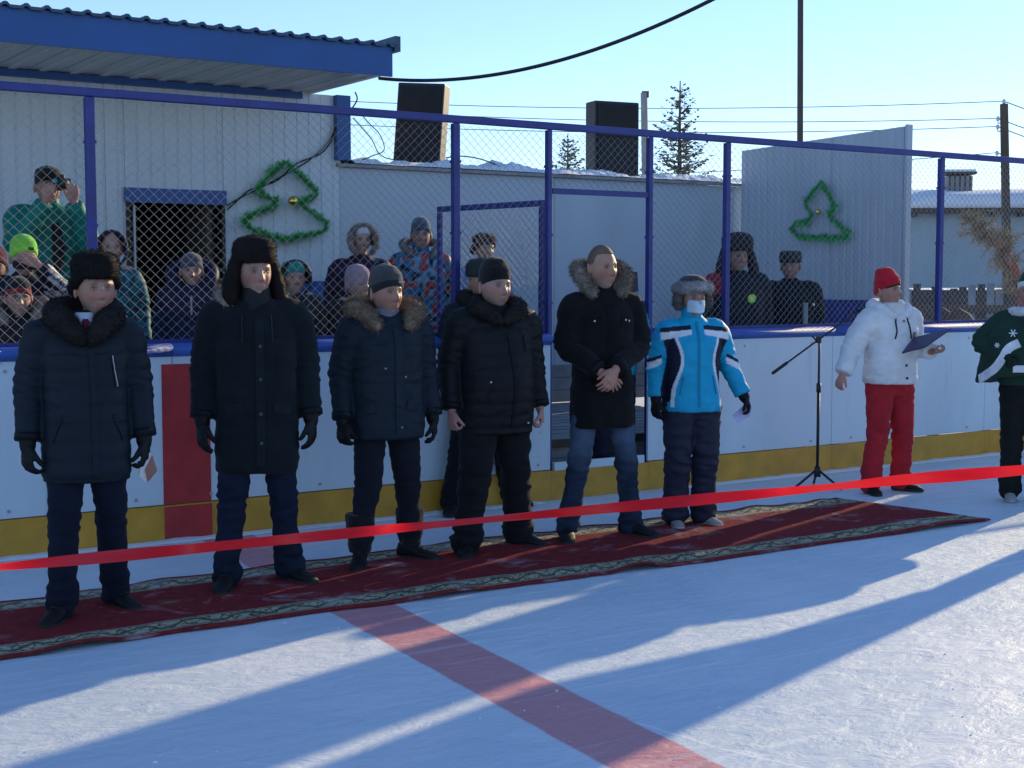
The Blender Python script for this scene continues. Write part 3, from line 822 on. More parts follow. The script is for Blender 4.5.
def path_cable(pts, r, label, name='wall_cable'):
    # smooth catmull through the points
    P = [Vector(p) for p in pts]; out = []
    for i in range(len(P) - 1):
        p0 = P[max(i - 1, 0)]; p1 = P[i]; p2 = P[i + 1]; p3 = P[min(i + 2, len(P) - 1)]
        for k in range(8):
            t = k / 8
            out.append(.5 * ((2 * p1) + (-p0 + p2) * t + (2 * p0 - 5 * p1 + 4 * p2 - p3) * t * t + (-p0 + 3 * p1 - 3 * p2 + p3) * t ** 3))
    out.append(P[-1])
    return tag(MB().tube(out, r, 6).build(name, M['rubber'], None, True), label, 'cable')
ww = WALL_W - .045
def wl(pts, w=ww): return [on_w(x, y, w) for x, y in pts]
path_cable(wl([(355, 92), (357, 100), (349, 112), (338, 122), (330, 140), (312, 158), (290, 172), (262, 187), (240, 198), (226, 206)]), .007, 'upper black cable running down the white wall from the canopy corner to the doorway')
path_cable(wl([(352, 108), (346, 118), (336, 128), (332, 140), (320, 154), (296, 164), (276, 181), (250, 190), (238, 200), (227, 210)]), .007, 'lower black cable running down the white wall beside the other one')
# loose cable loops by the left loudspeaker
path_cable([on_w(x, y, WALL_W + .2) for x, y in [(353, 118), (362, 128), (372, 140), (378, 152), (386, 158), (398, 160)]], .005, 'thin loose cable looping from the corner to the left loudspeaker')
path_cable([on_w(x, y, WALL_W + .2) for x, y in [(356, 108), (368, 122), (380, 135), (384, 150), (372, 156), (362, 160)]], .005, 'thin loose cable hanging over the roof snow by the corner')
path_cable([on_w(x, y, WALL_W + .12) for x, y in [(446, 158), (458, 156), (476, 158), (492, 163), (505, 169)]], .006, 'thin black cable arching over the roof snow right of the left loudspeaker')

# ---- tinsel trees and baubles
def mat_tinsel():
    m, nt, b = new_mat('tinsel', 0.35, 0.1, 0.8)
    n = noise_node(nt, 60, 2); r = ramp(nt, n.outputs['Fac'], [(0.3, (0.02, 0.30, 0.07)), (0.7, (0.08, 0.70, 0.20))]); nt.links.new(r.outputs[0], b.inputs['Base Color'])
    b.inputs['Transmission Weight'].default_value = 0.0
    return m
M['tinsel'] = mat_tinsel()
def tinsel(pts, rad, label, seed, dens=900):
    rr = random.Random(seed)
    m_ = MB(); P = catmull(pts + [pts[0]], 5)
    m_.tube(P, .006, 5)
    for i in range(len(P) - 1):
        a, b = P[i], P[i + 1]; L = (b - a).length; t = (b - a).normalized()
        x = t.orthogonal().normalized(); y = t.cross(x)
        for k in range(int(L * dens)):
            q = rr.random(); p = a.lerp(b, q)
            an = rr.uniform(0, 6.283); l = rad * rr.uniform(.4, 1.15) * (.85 + .7 * noise.noise(p * 13))
            d = (x * math.cos(an) + y * math.sin(an) + t * rr.uniform(-.4, .4)).normalized() * l
            w = t.cross(d).normalized() * .0034 + t * .002
            m_.add([p - w, p + w, p + d + w * .6, p + d - w * .6], [(0, 1, 2, 3)])
    o = m_.build('tinsel_garland', M['tinsel'])
    return tag(o, label, 'garland')
def subdiv(pp):
    out = []
    for i in range(len(pp)):
        a, b = pp[i], pp[(i + 1) % len(pp)]
        out += [a, a.lerp(b, .5) + Vector((rnd_u(-.012, .012), 0, rnd_u(-.012, .012)))]
    return out
t1p = [(286, 162), (301, 177), (317, 193), (312, 200), (300, 203), (312, 213), (327, 223), (326, 231), (308, 236), (288, 241), (268, 236), (248, 228), (242, 220), (256, 214), (274, 209), (277, 201), (260, 196), (258, 190), (270, 176)]
tinsel(subdiv([on_w(x, y, WALL_W - .09) for x, y in t1p]), .060, 'bright green tinsel tree outline on the white wall right of the doorway', 1, 2000)
bp = on_w(293, 201, WALL_W - .12)
o = MB().ell(bp, (.045, .045, .045), 20, 14).build('bauble', M['gold'], None, True); tag(o, 'larger golden bauble in the middle of the tinsel tree on the white wall', 'bauble')
t2p = [(821, 181), (829, 193), (835, 205), (830, 212), (833, 220), (842, 227), (848, 233), (843, 238), (832, 238), (820, 237), (808, 238), (797, 235), (791, 228), (795, 223), (806, 222), (812, 214), (806, 206), (808, 198), (814, 189)]
tinsel(subdiv([on_s(x, y, SC - .08) for x, y in t2p]), .055, 'darker green tinsel tree outline on the grey ribbed sheet wall', 2, 2200)
bp = on_s(818, 212, SC - .09)
o = MB().ell(bp, (.03, .03, .03), 16, 12).build('bauble', M['gold'], None, True); tag(o, 'small golden bauble in the tinsel tree on the grey ribbed wall', 'bauble')

# ---- far house with snowy roof
HY = 34.0
hl = at_depth(906, 200, HY); hr = at_depth(1200, 200, HY)
M['house'] = mat_siding('house_wall', (0.33, 0.40, 0.43))
M['brickgrey'] = solid('grey_block', (0.28, 0.27, 0.26), 0.9, var=.2)
hs = empty('long_house', (hl.x, HY, 0), R(-4)); tag(hs, 'long pale blue grey house with thick snow on its roof beyond the fence', 'house')
wallH = at_depth(960, 209, HY).z; roofH = at_depth(960, 184, HY).z
Lh = 16.0; mid = at_depth(960, 290, HY).z
for (a, b) in seg_list(0, Lh, 2.4):
    MB().box(((a + b) / 2, 0, (mid + .05 + wallH) / 2 + 0.0), (b - a - .01, .12, wallH - mid - .05)).build('wall_panel', M['house'], hs)
MB().box((Lh / 2, .03, mid / 2), (Lh, .2, mid)).build('lower_wall', M['wood_dark'], hs)
MB().box((Lh / 2, -.25, wallH - .06), (Lh + .3, .5, .10)).build('eave_board', M['wood_dark'], hs)
x = .15
while x < Lh:
    MB().box((x, -.27, wallH - .16), (.07, .42, .09)).build('rafter_end', M['wood_dark'], hs); x += .62
m_ = MB(); rings = []
for i in range(60):
    x = -.25 + (Lh + .5) * i / 59; e = .03 * noise.noise(Vector((x * .8, 1, 0)))
    sl = min(1, (x + .26) / .9) ** .5
    rings.append([Vector((x, -.58, wallH)), Vector((x, -.62, wallH + .16 + e)), Vector((x, -.45, wallH + .26 * sl + .05 + e)), Vector((x, 2.2, wallH + (roofH - wallH) * sl + e)), Vector((x, 5, wallH + .25)), Vector((x, 5, wallH))])
m_.loft(rings); recalc(m_.build('roof_snow', M['snow'], hs, True))
cx = at_depth(976, 180, HY).x - hl.x; cw = 26 / FOC * HY
zc0, zc1 = at_depth(976, 187, HY).z, at_depth(976, 171, HY).z
MB().box((cx, 2.0, (zc0 + zc1) / 2 - .1), (cw, .6, zc1 - zc0 + .2)).build('roof_vent', M['brickgrey'], hs)
for k in range(5): MB().box((cx - cw / 2 + (k + .5) * cw / 5, 1.69, (zc0 + zc1) / 2), (.03, .02, zc1 - zc0)).build('louvre', M['wood_dark'], hs)
MB().box((cx, 2.0, zc1 + .07), (cw + .16, .8, .06)).build('vent_lid', M['wood_dark'], hs)
MB().box((cx, 2.0, zc1 + .13), (cw + .12, .76, .06)).build('lid_snow', M['snow'], hs)
for x in (6.3, 9.0): 
    f_ = MB().box((x, -.09, (mid + .5) / 1.0), (.9, .06, .65)).build('window', M['wood_dark'], hs)
# yard fences of old boards with snow, in front of the house
def yard_fence(px0, px1, Y0, ytop, label, rails, seed):
    rr = random.Random(seed)
    a = at_depth(px0, 300, Y0); b = at_depth(px1, 300, Y0)
    H = at_depth(px0, ytop, Y0).z
    t = empty('board_fence', (a.x, Y0, 0)); tag(t, label, 'fence')
    L = b.x - a.x; n = int(L / .19)
    me = None
    for i in range(n):
        h = H * rr.uniform(.93, 1.05)
        if rails == 'h': break
        MB().box((i * .19, rr.uniform(-.01, .01), h / 2), (.15, .03, h)).build('picket', M['wood_grey' if rr.random() < .5 else 'wood_dark'], t)
    if rails == 'h':
        z = .18
        while z < H:
            for k in range(int(L / 2.6) + 1):
                MB().box((1.3 + k * 2.6, rr.uniform(-.02, .02), z + rr.uniform(-.02, .02)), (2.57, .03, .15), Matrix.Rotation(rr.uniform(-.006, .006), 3, 'Y')).build('rail_board', M['wood_grey' if rr.random() < .45 else 'wood_dark'], t)
            z += .235
        for k in range(int(L / 2.6) + 2): MB().box((k * 2.6, .05, H / 2), (.11, .1, H + .05)).build('post', M['wood_dark'], t)
    return t
yard_fence(880, 1300, 24, 296, 'low grey yard fence of horizontal boards beyond the rink at right', 'h', 2)
yard_fence(880, 1300, 29, 286, 'farther dark picket fence in front of the long house', 'v', 3)
# dark stones capped with snow
for k, (px, py, Y, r_, lb) in enumerate(((943, 312, 17.5, .24, 'left of two dark stones standing in the snow behind the fence'), (960, 313, 17.0, .28, 'right of two dark stones standing in the snow behind the fence'))):
    p = at_depth(px, py, Y); e = empty('stone', (p.x, p.y, 0)); tag(e, lb, 'stone')
    for nm, zz, sc_, mt in (('rock', 0, 1.0, 'wood_dark'),):
        m_ = MB().ell((0, 0, p.z * .5 + zz * .55), (r_ * sc_, r_ * .8 * sc_, p.z * .55 if nm == 'rock' else p.z * .28), 20, 14)
        m_.v = [(x * (1 + .2 * noise.noise(Vector((x * 5, y * 5, z * 5 + k)))), y * (1 + .2 * noise.noise(Vector((x * 5, y * 5, z * 4)))), z + .03 * noise.noise(Vector((x * 7, y * 7, z * 7)))) for x, y, z in m_.v]
        m_.build(nm, M[mt], e, True)
# dry frosted pine top leaning against the fence
def pine_branch():
    rr = random.Random(4)
    Y = 15.0
    path = [at_depth(x, y, Y) for x, y in ((1024, 300), (1013, 268), (1004, 250), (992, 238), (980, 226), (968, 216))]
    path = [Vector((path[0].x + .25, Y, 0))] + path
    t = empty('dry_pine', (path[0].x, Y, 0)); tag(t, 'dried reddish pine stem with frosted grey needles leaning behind the fence', 'tree')
    off = Vector((path[0].x, Y, 0)); P = [p - off for p in path]
    M['redbark'] = solid('red_bark', (0.26, 0.085, 0.06), 0.85, var=.3, scale=15, bump=.5)
    m_ = MB().tube(P, [.08, .07, .06, .052, .045, .035, .02], 8); m_.build('trunk', M['redbark'], t, True)
    tw = MB(); nd = MB()
    for i in range(130):
        q = rr.uniform(1.0, 6); k = int(min(q, 5.999)); p = P[k].lerp(P[min(k + 1, 6)], q - k) if k < 6 else P[6]
        ax = (P[min(k + 1, 6)] - P[k - 0]).normalized() if k < 6 else Vector((0, 0, 1))
        d = Vector((rr.uniform(-1, 1), rr.uniform(-.8, .8), rr.uniform(-1, .8))).normalized()
        if k <= 3: d = (d + Vector((-.2, 0, .1))).normalized()
        L = rr.uniform(.08, .30) * (1.0 if k < 5 else .5)
        e = p + d * L
        tw.tube([p, p.lerp(e, .5) + Vector((0, 0, -.02)), e], [.005, .004, .002], 3)
        for j in range(15):
            b = p.lerp(e, rr.uniform(.15, 1)); n_ = (d * .8 + Vector((rr.uniform(-1, 1), rr.uniform(-1, 1), rr.uniform(-1, 1)))).normalized() * rr.uniform(.07, .13)
            w = n_.cross(Vector((rr.random(), rr.random(), rr.random()))).normalized() * .006
            nd.add([b - w, b + w, b + n_], [(0, 1, 2)])
    tw.build('twigs', M['needle2'], t)['kind'] = 'stuff'; nd.build('needles', M['needle2'], t)['kind'] = 'stuff'
pine_branch()

# ================================================================== CARPET
def carpet():
    near = [G(*p) for p in ((-260, 703), (0, 662), (165, 636), (330, 613), (500, 589), (600, 576), (700, 564), (840, 543), (990, 521))]
    far = [G(*p) for p in ((-260, 640), (0, 605), (165, 582), (330, 560), (500, 538), (600, 527), (700, 515), (780, 506), (836, 500))]
    def samp(L, q):
        x = q * (len(L) - 1); i = min(int(x), len(L) - 2); return L[i].lerp(L[i + 1], x - i)
    nu, nv = 420, 44
    m, nt, b = new_mat('carpet_pile', 0.95, 0, 0.1)
    uvn = nt.nodes.new('ShaderNodeUVMap'); uvn.uv_map = 'UVMap'
    sx = nt.nodes.new('ShaderNodeSeparateXYZ'); nt.links.new(uvn.outputs[0], sx.inputs[0])
    def math_(op, a, b_=None, c=None):
        x = nt.nodes.new('ShaderNodeMath'); x.operation = op
        for i, v in enumerate((a, b_, c)):
            if v is None: continue
            if isinstance(v, (int, float)): x.inputs[i].default_value = v
            else: nt.links.new(v, x.inputs[i])
        return x.outputs[0]
    Vv = sx.outputs['Y']; Uu = sx.outputs['X']
    e = math_('MINIMUM', Vv, math_('SUBTRACT', CARPW, Vv))     # distance from the nearer long edge
    band = ramp(nt, e, [(0.0, (0, 0, 0)), (0.04, (0, 0, 0)), (0.045, (1, 1, 1)), (0.225, (1, 1, 1)), (0.23, (0, 0, 0))])
    # scrolling vine in the border
    wpn = nt.nodes.new('ShaderNodeTexNoise'); wpn.inputs['Scale'].default_value = 9; nt.links.new(uvn.outputs[0], wpn.inputs['Vector'])
    Uw = math_('ADD', Uu, math_('MULTIPLY', wpn.outputs['Fac'], .16))
    sn = math_('SINE', math_('MULTIPLY', Uw, 22.0)); sn2 = math_('SINE', math_('MULTIPLY', Uw, 55.0))
    vor = nt.nodes.new('ShaderNodeTexVoronoi'); vor.inputs['Scale'].default_value = 26; nt.links.new(uvn.outputs[0], vor.inputs['Vector'])
    vr = ramp(nt, vor.outputs['Distance'], [(.22, (.85, .85, .85)), (.34, (0, 0, 0))])
    vine = math_('ABSOLUTE', math_('SUBTRACT', math_('SUBTRACT', e, 0.135), math_('MULTIPLY', sn, 0.042)))
    vm = ramp(nt, vine, [(0.0, (1, 1, 1)), (0.015, (1, 1, 1)), (0.021, (0, 0, 0))])
    leaf = math_('ABSOLUTE', math_('SUBTRACT', math_('SUBTRACT', e, 0.135), math_('MULTIPLY', sn2, -0.05)))
    lm = ramp(nt, leaf, [(0.0, (1, 1, 1)), (0.011, (1, 1, 1)), (0.016, (0, 0, 0))])
    edge = math_('ABSOLUTE', math_('SUBTRACT', math_('ABSOLUTE', math_('SUBTRACT', e, 0.135)), 0.075))
    em = ramp(nt, edge, [(0.0, (1, 1, 1)), (0.004, (1, 1, 1)), (0.006, (0, 0, 0))])
    nn = noise_node(nt, 30, 5); 
    base = ramp(nt, nn.outputs['Fac'], [(0.3, (0.165, 0.018, 0.022)), (0.7, (0.26, 0.032, 0.036))])
    crm = ramp(nt, nn.outputs['Fac'], [(0.3, (0.34, 0.30, 0.19)), (0.7, (0.50, 0.44, 0.30))])
    def mix(f, a, b_):
        x = nt.nodes.new('ShaderNodeMix'); x.data_type = 'RGBA'; nt.links.new(f, x.inputs[0])
        for i, v in ((6, a), (7, b_)):
            if isinstance(v, tuple): x.inputs[i].default_value = (*v, 1)
            else: nt.links.new(v, x.inputs[i])
        return x.outputs[2]
    bc = mix(vm.outputs[0], crm.outputs[0], (0.10, 0.11, 0.075)); bc = mix(lm.outputs[0], bc, (0.11, 0.10, 0.075)); bc = mix(vr.outputs[0], bc, (0.10, 0.085, 0.05)); bc = mix(em.outputs[0], bc, (0.05, 0.05, 0.04))
    # faint medallions in the field
    mu = math_('SUBTRACT', math_('FRACT', math_('MULTIPLY', Uu, 0.8)), 0.5); mv = math_('SUBTRACT', Vv, CARPW / 2)
    dd = math_('ADD', math_('ABSOLUTE', math_('MULTIPLY', mu, 1.25)), math_('MULTIPLY', math_('ABSOLUTE', mv), 2.0))
    md = ramp(nt, dd, [(0.0, (.5, .5, .5)), (0.06, (.5, .5, .5)), (0.075, (0, 0, 0)), (0.115, (0, 0, 0)), (0.125, (.35, .35, .35)), (0.145, (0, 0, 0))])
    fld = mix(md.outputs[0], base.outputs[0], (0.33, 0.22, 0.15))
    # trodden-in snow
    fs = noise_node(nt, 2.2, 9, .7, dist=.4); fm = ramp(nt, fs.outputs['Fac'], [(0.54, (0, 0, 0)), (0.74, (.6, .6, .6))])
    colr = mix(band.outputs[0], fld, bc); colr = mix(fm.outputs[0], colr, (0.62, 0.62, 0.66))
    nt.links.new(colr, b.inputs['Base Color'])
    n2 = noise_node(nt, 300, 3); add_bump(nt, b, n2.outputs['Fac'], 0.5, 0.004)
    vs = []; uv = []; fs_ = []
    Ltot = sum((near[i + 1] - near[i]).length for i in range(len(near) - 1))
    for i in range(nu + 1):
        q = i / nu; a = samp(near, q); c = samp(far, q)
        # straighten samples by length
        for j in range(nv + 1):
            r_ = j / nv; p = a.lerp(c, r_)
            uu = q * Ltot
            edge_ = math.exp(-r_ * 6)
            wv = edge_ * (.032 * noise.noise(Vector((uu * 1.6, .3, 0))) + .014 * noise.noise(Vector((uu * 5, .3, 2))))
            z = .014 + edge_ * .030 * max(0, noise.noise(Vector((uu * 1.9, r_ * 1.5, 7)))) * 1.7 + .006 * noise.noise(Vector((uu * 3, r_ * 3, 5))) * (1 + 2 * (r_ > .9)) + .0025
            p = p + (a - c).normalized() * wv
            vs.append((p.x, p.y, max(z, .008))); uv.append((uu, r_ * CARPW))
    N1 = len(vs)
    for v in list(vs): vs.append((v[0], v[1], v[2] - .010)); 
    uv += uv
    idx = lambda i, j: i * (nv + 1) + j
    for i in range(nu):
        for j in range(nv):
            fs_.append((idx(i, j), idx(i + 1, j), idx(i + 1, j + 1), idx(i, j + 1)))
            fs_.append((N1 + idx(i, j), N1 + idx(i, j + 1), N1 + idx(i + 1, j + 1), N1 + idx(i + 1, j)))
    for i in range(nu):
        fs_.append((idx(i, 0), N1 + idx(i, 0), N1 + idx(i + 1, 0), idx(i + 1, 0))); fs_.append((idx(i, nv), idx(i + 1, nv), N1 + idx(i + 1, nv), N1 + idx(i, nv)))
    for j in range(nv):
        fs_.append((idx(nu, j), N1 + idx(nu, j), N1 + idx(nu, j + 1), idx(nu, j + 1))); fs_.append((idx(0, j), idx(0, j + 1), N1 + idx(0, j + 1), N1 + idx(0, j)))
    me = bpy.data.meshes.new('carpet'); me.from_pydata(vs, [], fs_); me.materials.append(m)
    ul = me.uv_layers.new(name='UVMap'); li = np.empty(len(me.loops), dtype=np.int32); me.loops.foreach_get('vertex_index', li)
    ul.data.foreach_set('uv', np.array(uv, dtype=np.float32)[li].ravel())
    me.polygons.foreach_set('use_smooth', [True] * len(me.polygons)); me.update()
    o = bpy.data.objects.new('carpet', me); C.objects.link(o)
    tag(o, 'long dark red runner carpet with cream patterned borders lying on the ice', 'carpet')
CARPW = (G(330, 613) - G(330, 560)).length * .93
carpet()

# ================================================================== RIBBON
def ribbon():
    m, nt, b = new_mat('satin_ribbon', 0.30, 0, 0.5); b.inputs['Base Color'].default_value = (0.75, 0.008, 0.014, 1)
    tr = nt.nodes.new('ShaderNodeBsdfTranslucent'); tr.inputs[0].default_value = (0.85, 0.008, 0.012, 1); mxs = nt.nodes.new('ShaderNodeMixShader'); mxs.inputs[0].default_value = .34
    nt.links.new(b.outputs[0], mxs.inputs[1]); nt.links.new(tr.outputs[0], mxs.inputs[2]); nt.links.new(mxs.outputs[0], nt.nodes['Material Output'].inputs[0])
    
    n2 = noise_node(nt, 5, 3, stretch=(1, 1, 8)); add_bump(nt, b, n2.outputs['Fac'], .25, .01)
    # (px, centre y, thickness px, depth)
    key = [(-420, 602, 8, 4.7), (0, 567, 8.5, 4.8), (200, 548, 10.5, 4.85), (400, 528, 10.5, 4.9), (600, 509, 9, 4.95), (800, 490, 10, 5.0), (900, 480, 12, 5.05), (1024, 470, 14.5, 5.1), (1180, 455, 17, 5.15), (1300, 440, 17, 5.2)]
    vs = []; fs = []
    n = 260
    for i in range(n + 1):
        q = i / n * (len(key) - 1); k = min(int(q), len(key) - 2); f = q - k
        px, py, th, Y = [key[k][c] * (1 - f) + key[k + 1][c] * f for c in range(4)]
        th *= .9 + .45 * noise.noise(Vector((i * .022, 9, 0)))
        a = at_depth(px, py - th / 2, Y); c = at_depth(px, py + th / 2, Y)
        tw = .07 * noise.noise(Vector((i * .035, 0, 0)))
        rp = .004 * noise.noise(Vector((i * .12, 3, 0)))
        for j in range(7):
            p = a.lerp(c, j / 6) + Vector((0, (j / 6 - .5) * tw * 2 + rp * math.sin(j), 0)); vs.append(tuple(p))
    for i in range(n):
        for j in range(6):
            a = i * 7 + j; fs.append((a, a + 7, a + 8, a + 1))
    me = bpy.data.meshes.new('red_ribbon'); me.from_pydata(vs, [], fs); me.materials.append(m); me.polygons.foreach_set('use_smooth', [True] * len(fs)); me.update()
    o = bpy.data.objects.new('red_ribbon', me); C.objects.link(o)
    tag(o, 'glossy red satin ribbon stretched across in front of the row of people', 'ribbon')
ribbon()

# ================================================================== MICROPHONE STAND
def micstand():
    b = G(817, 488); Y = b.y
    t = empty('microphone_stand', (b.x, b.y, 0)); tag(t, 'black boom microphone stand on folding tripod legs left of the woman in white', 'microphone stand')
    zt_ = at_depth(818, 343, Y).z
    MB().tube([(0, 0, .10), (0, 0, .75)], .012, 10).build('lower_pole', M['black'], t, True)
    MB().tube([(0, 0, .75), (0, 0, .82)], .018, 10).build('clutch', M['black'], t, True)
    MB().tube([(0, 0, .82), (0, 0, zt_)], .009, 10).build('upper_pole', M['steel_dark'], t, True)
    MB().tube([(0, 0, .09), (0, 0, .17)], [.028, .022], 10).build('hub', M['black'], t, True)
    for a in (R(200), R(322), R(85)):
        MB().tube([(0, 0, .15), (math.cos(a) * .10, math.sin(a) * .10, .08), (math.cos(a) * .20, math.sin(a) * .20, .012)], .010, 8, round_ends=True).build('leg', M['black'], t, True)
    L = Vector((b.x, b.y, 0))
    e0 = at_depth(773, 373, Y - .05) - L; e1 = at_depth(858, 311, Y + .02) - L; hubp = Vector((0, 0, zt_))
    MB().tube([e0, e1], .007, 8).build('boom', M['black'], t, True)
    MB().tube([e0, e0.lerp(e1, .16)], .013, 10, round_ends=True).build('counterweight', M['black'], t, True)
    MB().box(e0.lerp(e1, .535), (.035, .04, .05)).build('clamp_block', M['black'], t)
    MB().tube([e0.lerp(e1, .52) + Vector((-.01, -.02, .0)), e0.lerp(e1, .52) + Vector((-.045, -.03, .035))], .007, 8).build('clamp_knob', M['black'], t, True)
    me_ = e1 + Vector((.13, .0, .045))
    MB().tube([e1, e1.lerp(me_, .35)], .013, 10).build('mic_clip', M['black'], t, True)
    m = empty('microphone', tuple(L + e1)); tag(m, 'black vocal microphone held by the boom in front of the woman in white', 'microphone')
    MB().tube([(.02, 0, .006), (.10, 0, .035)], [.011, .017], 12).build('handle', M['black'], m, True)
    MB().ell((.13, 0, .046), (.03, .027, .027), 14, 10).build('grille', M['speaker'], m, True)
micstand()

# crumbs of ice lying on the rink
rr_ = random.Random(9); m_ = MB()
for i in range(120):
    px, py = rr_.uniform(-80, 1100), rr_.uniform(470, 800); g = G(px, py)
    if (g - O).dot(N) > -.15: continue
    r_ = rr_.uniform(.002, .007) * (1 + (rr_.random() < .06))
    vs = [g + Vector((rr_.uniform(-1, 1) * r_, rr_.uniform(-1, 1) * r_, 0)) for _ in range(4)]
    vs = [g + Vector((r_ * math.cos(a), r_ * math.sin(a) * rr_.uniform(.5, 1), 0)) for a in (0, 1.6, 3.1, 4.7)] + [g + Vector((0, 0, r_ * rr_.uniform(.5, 1.1)))]
    m_.add(vs, [(0, 1, 4), (1, 2, 4), (2, 3, 4), (3, 0, 4), (3, 2, 1, 0)])
tag(m_.build('ice_crumbs', M['snow']), 'small white ice crumbs scattered over the rink', 'ice crumbs', kind='stuff')
# ================================================================== PEOPLE
def sm(a, b, x):
    t = min(1, max(0, (x - a) / (b - a))); return t * t * (3 - 2 * t)
def gs(x, s): return math.exp(-(x / s) ** 2)
def lerpr(rads, per=6):
    out = []
    for i in range(len(rads) - 1):
        for k in range(per): out.append(rads[i] + (rads[i + 1] - rads[i]) * k / per)
    out.append(rads[-1]); return out
def stube(mb, P, rads, segs=12, per=4, **kw):
    mb.tube(catmull(P, per), lerpr(rads, per), segs, round_ends=True, **kw)
def ring(cx, cy, z, rx, ry, n=28, e=2.3, tilt=0.0):
    out = []
    for j in range(n):
        a = 2 * math.pi * j / n; c, s_ = math.cos(a), math.sin(a)
        x = rx * math.copysign(abs(c) ** (2 / e), c); y = ry * math.copysign(abs(s_) ** (2 / e), s_)
        out.append(Vector((cx + x, cy + y, z + tilt * y)))
    return out
def torso_rings(spec, e=2.4, n=28):
    """spec: (z, rx, ry, cy) list, resampled smoothly"""
    P = catmull([Vector((s[1], s[2], s[3])) for s in spec], 3); Z = lerpr([s[0] for s in spec], 3)
    return [ring(0, p.z, z, max(.01, p.x), max(.01, p.y), n, e) for p, z in zip(P, Z)]

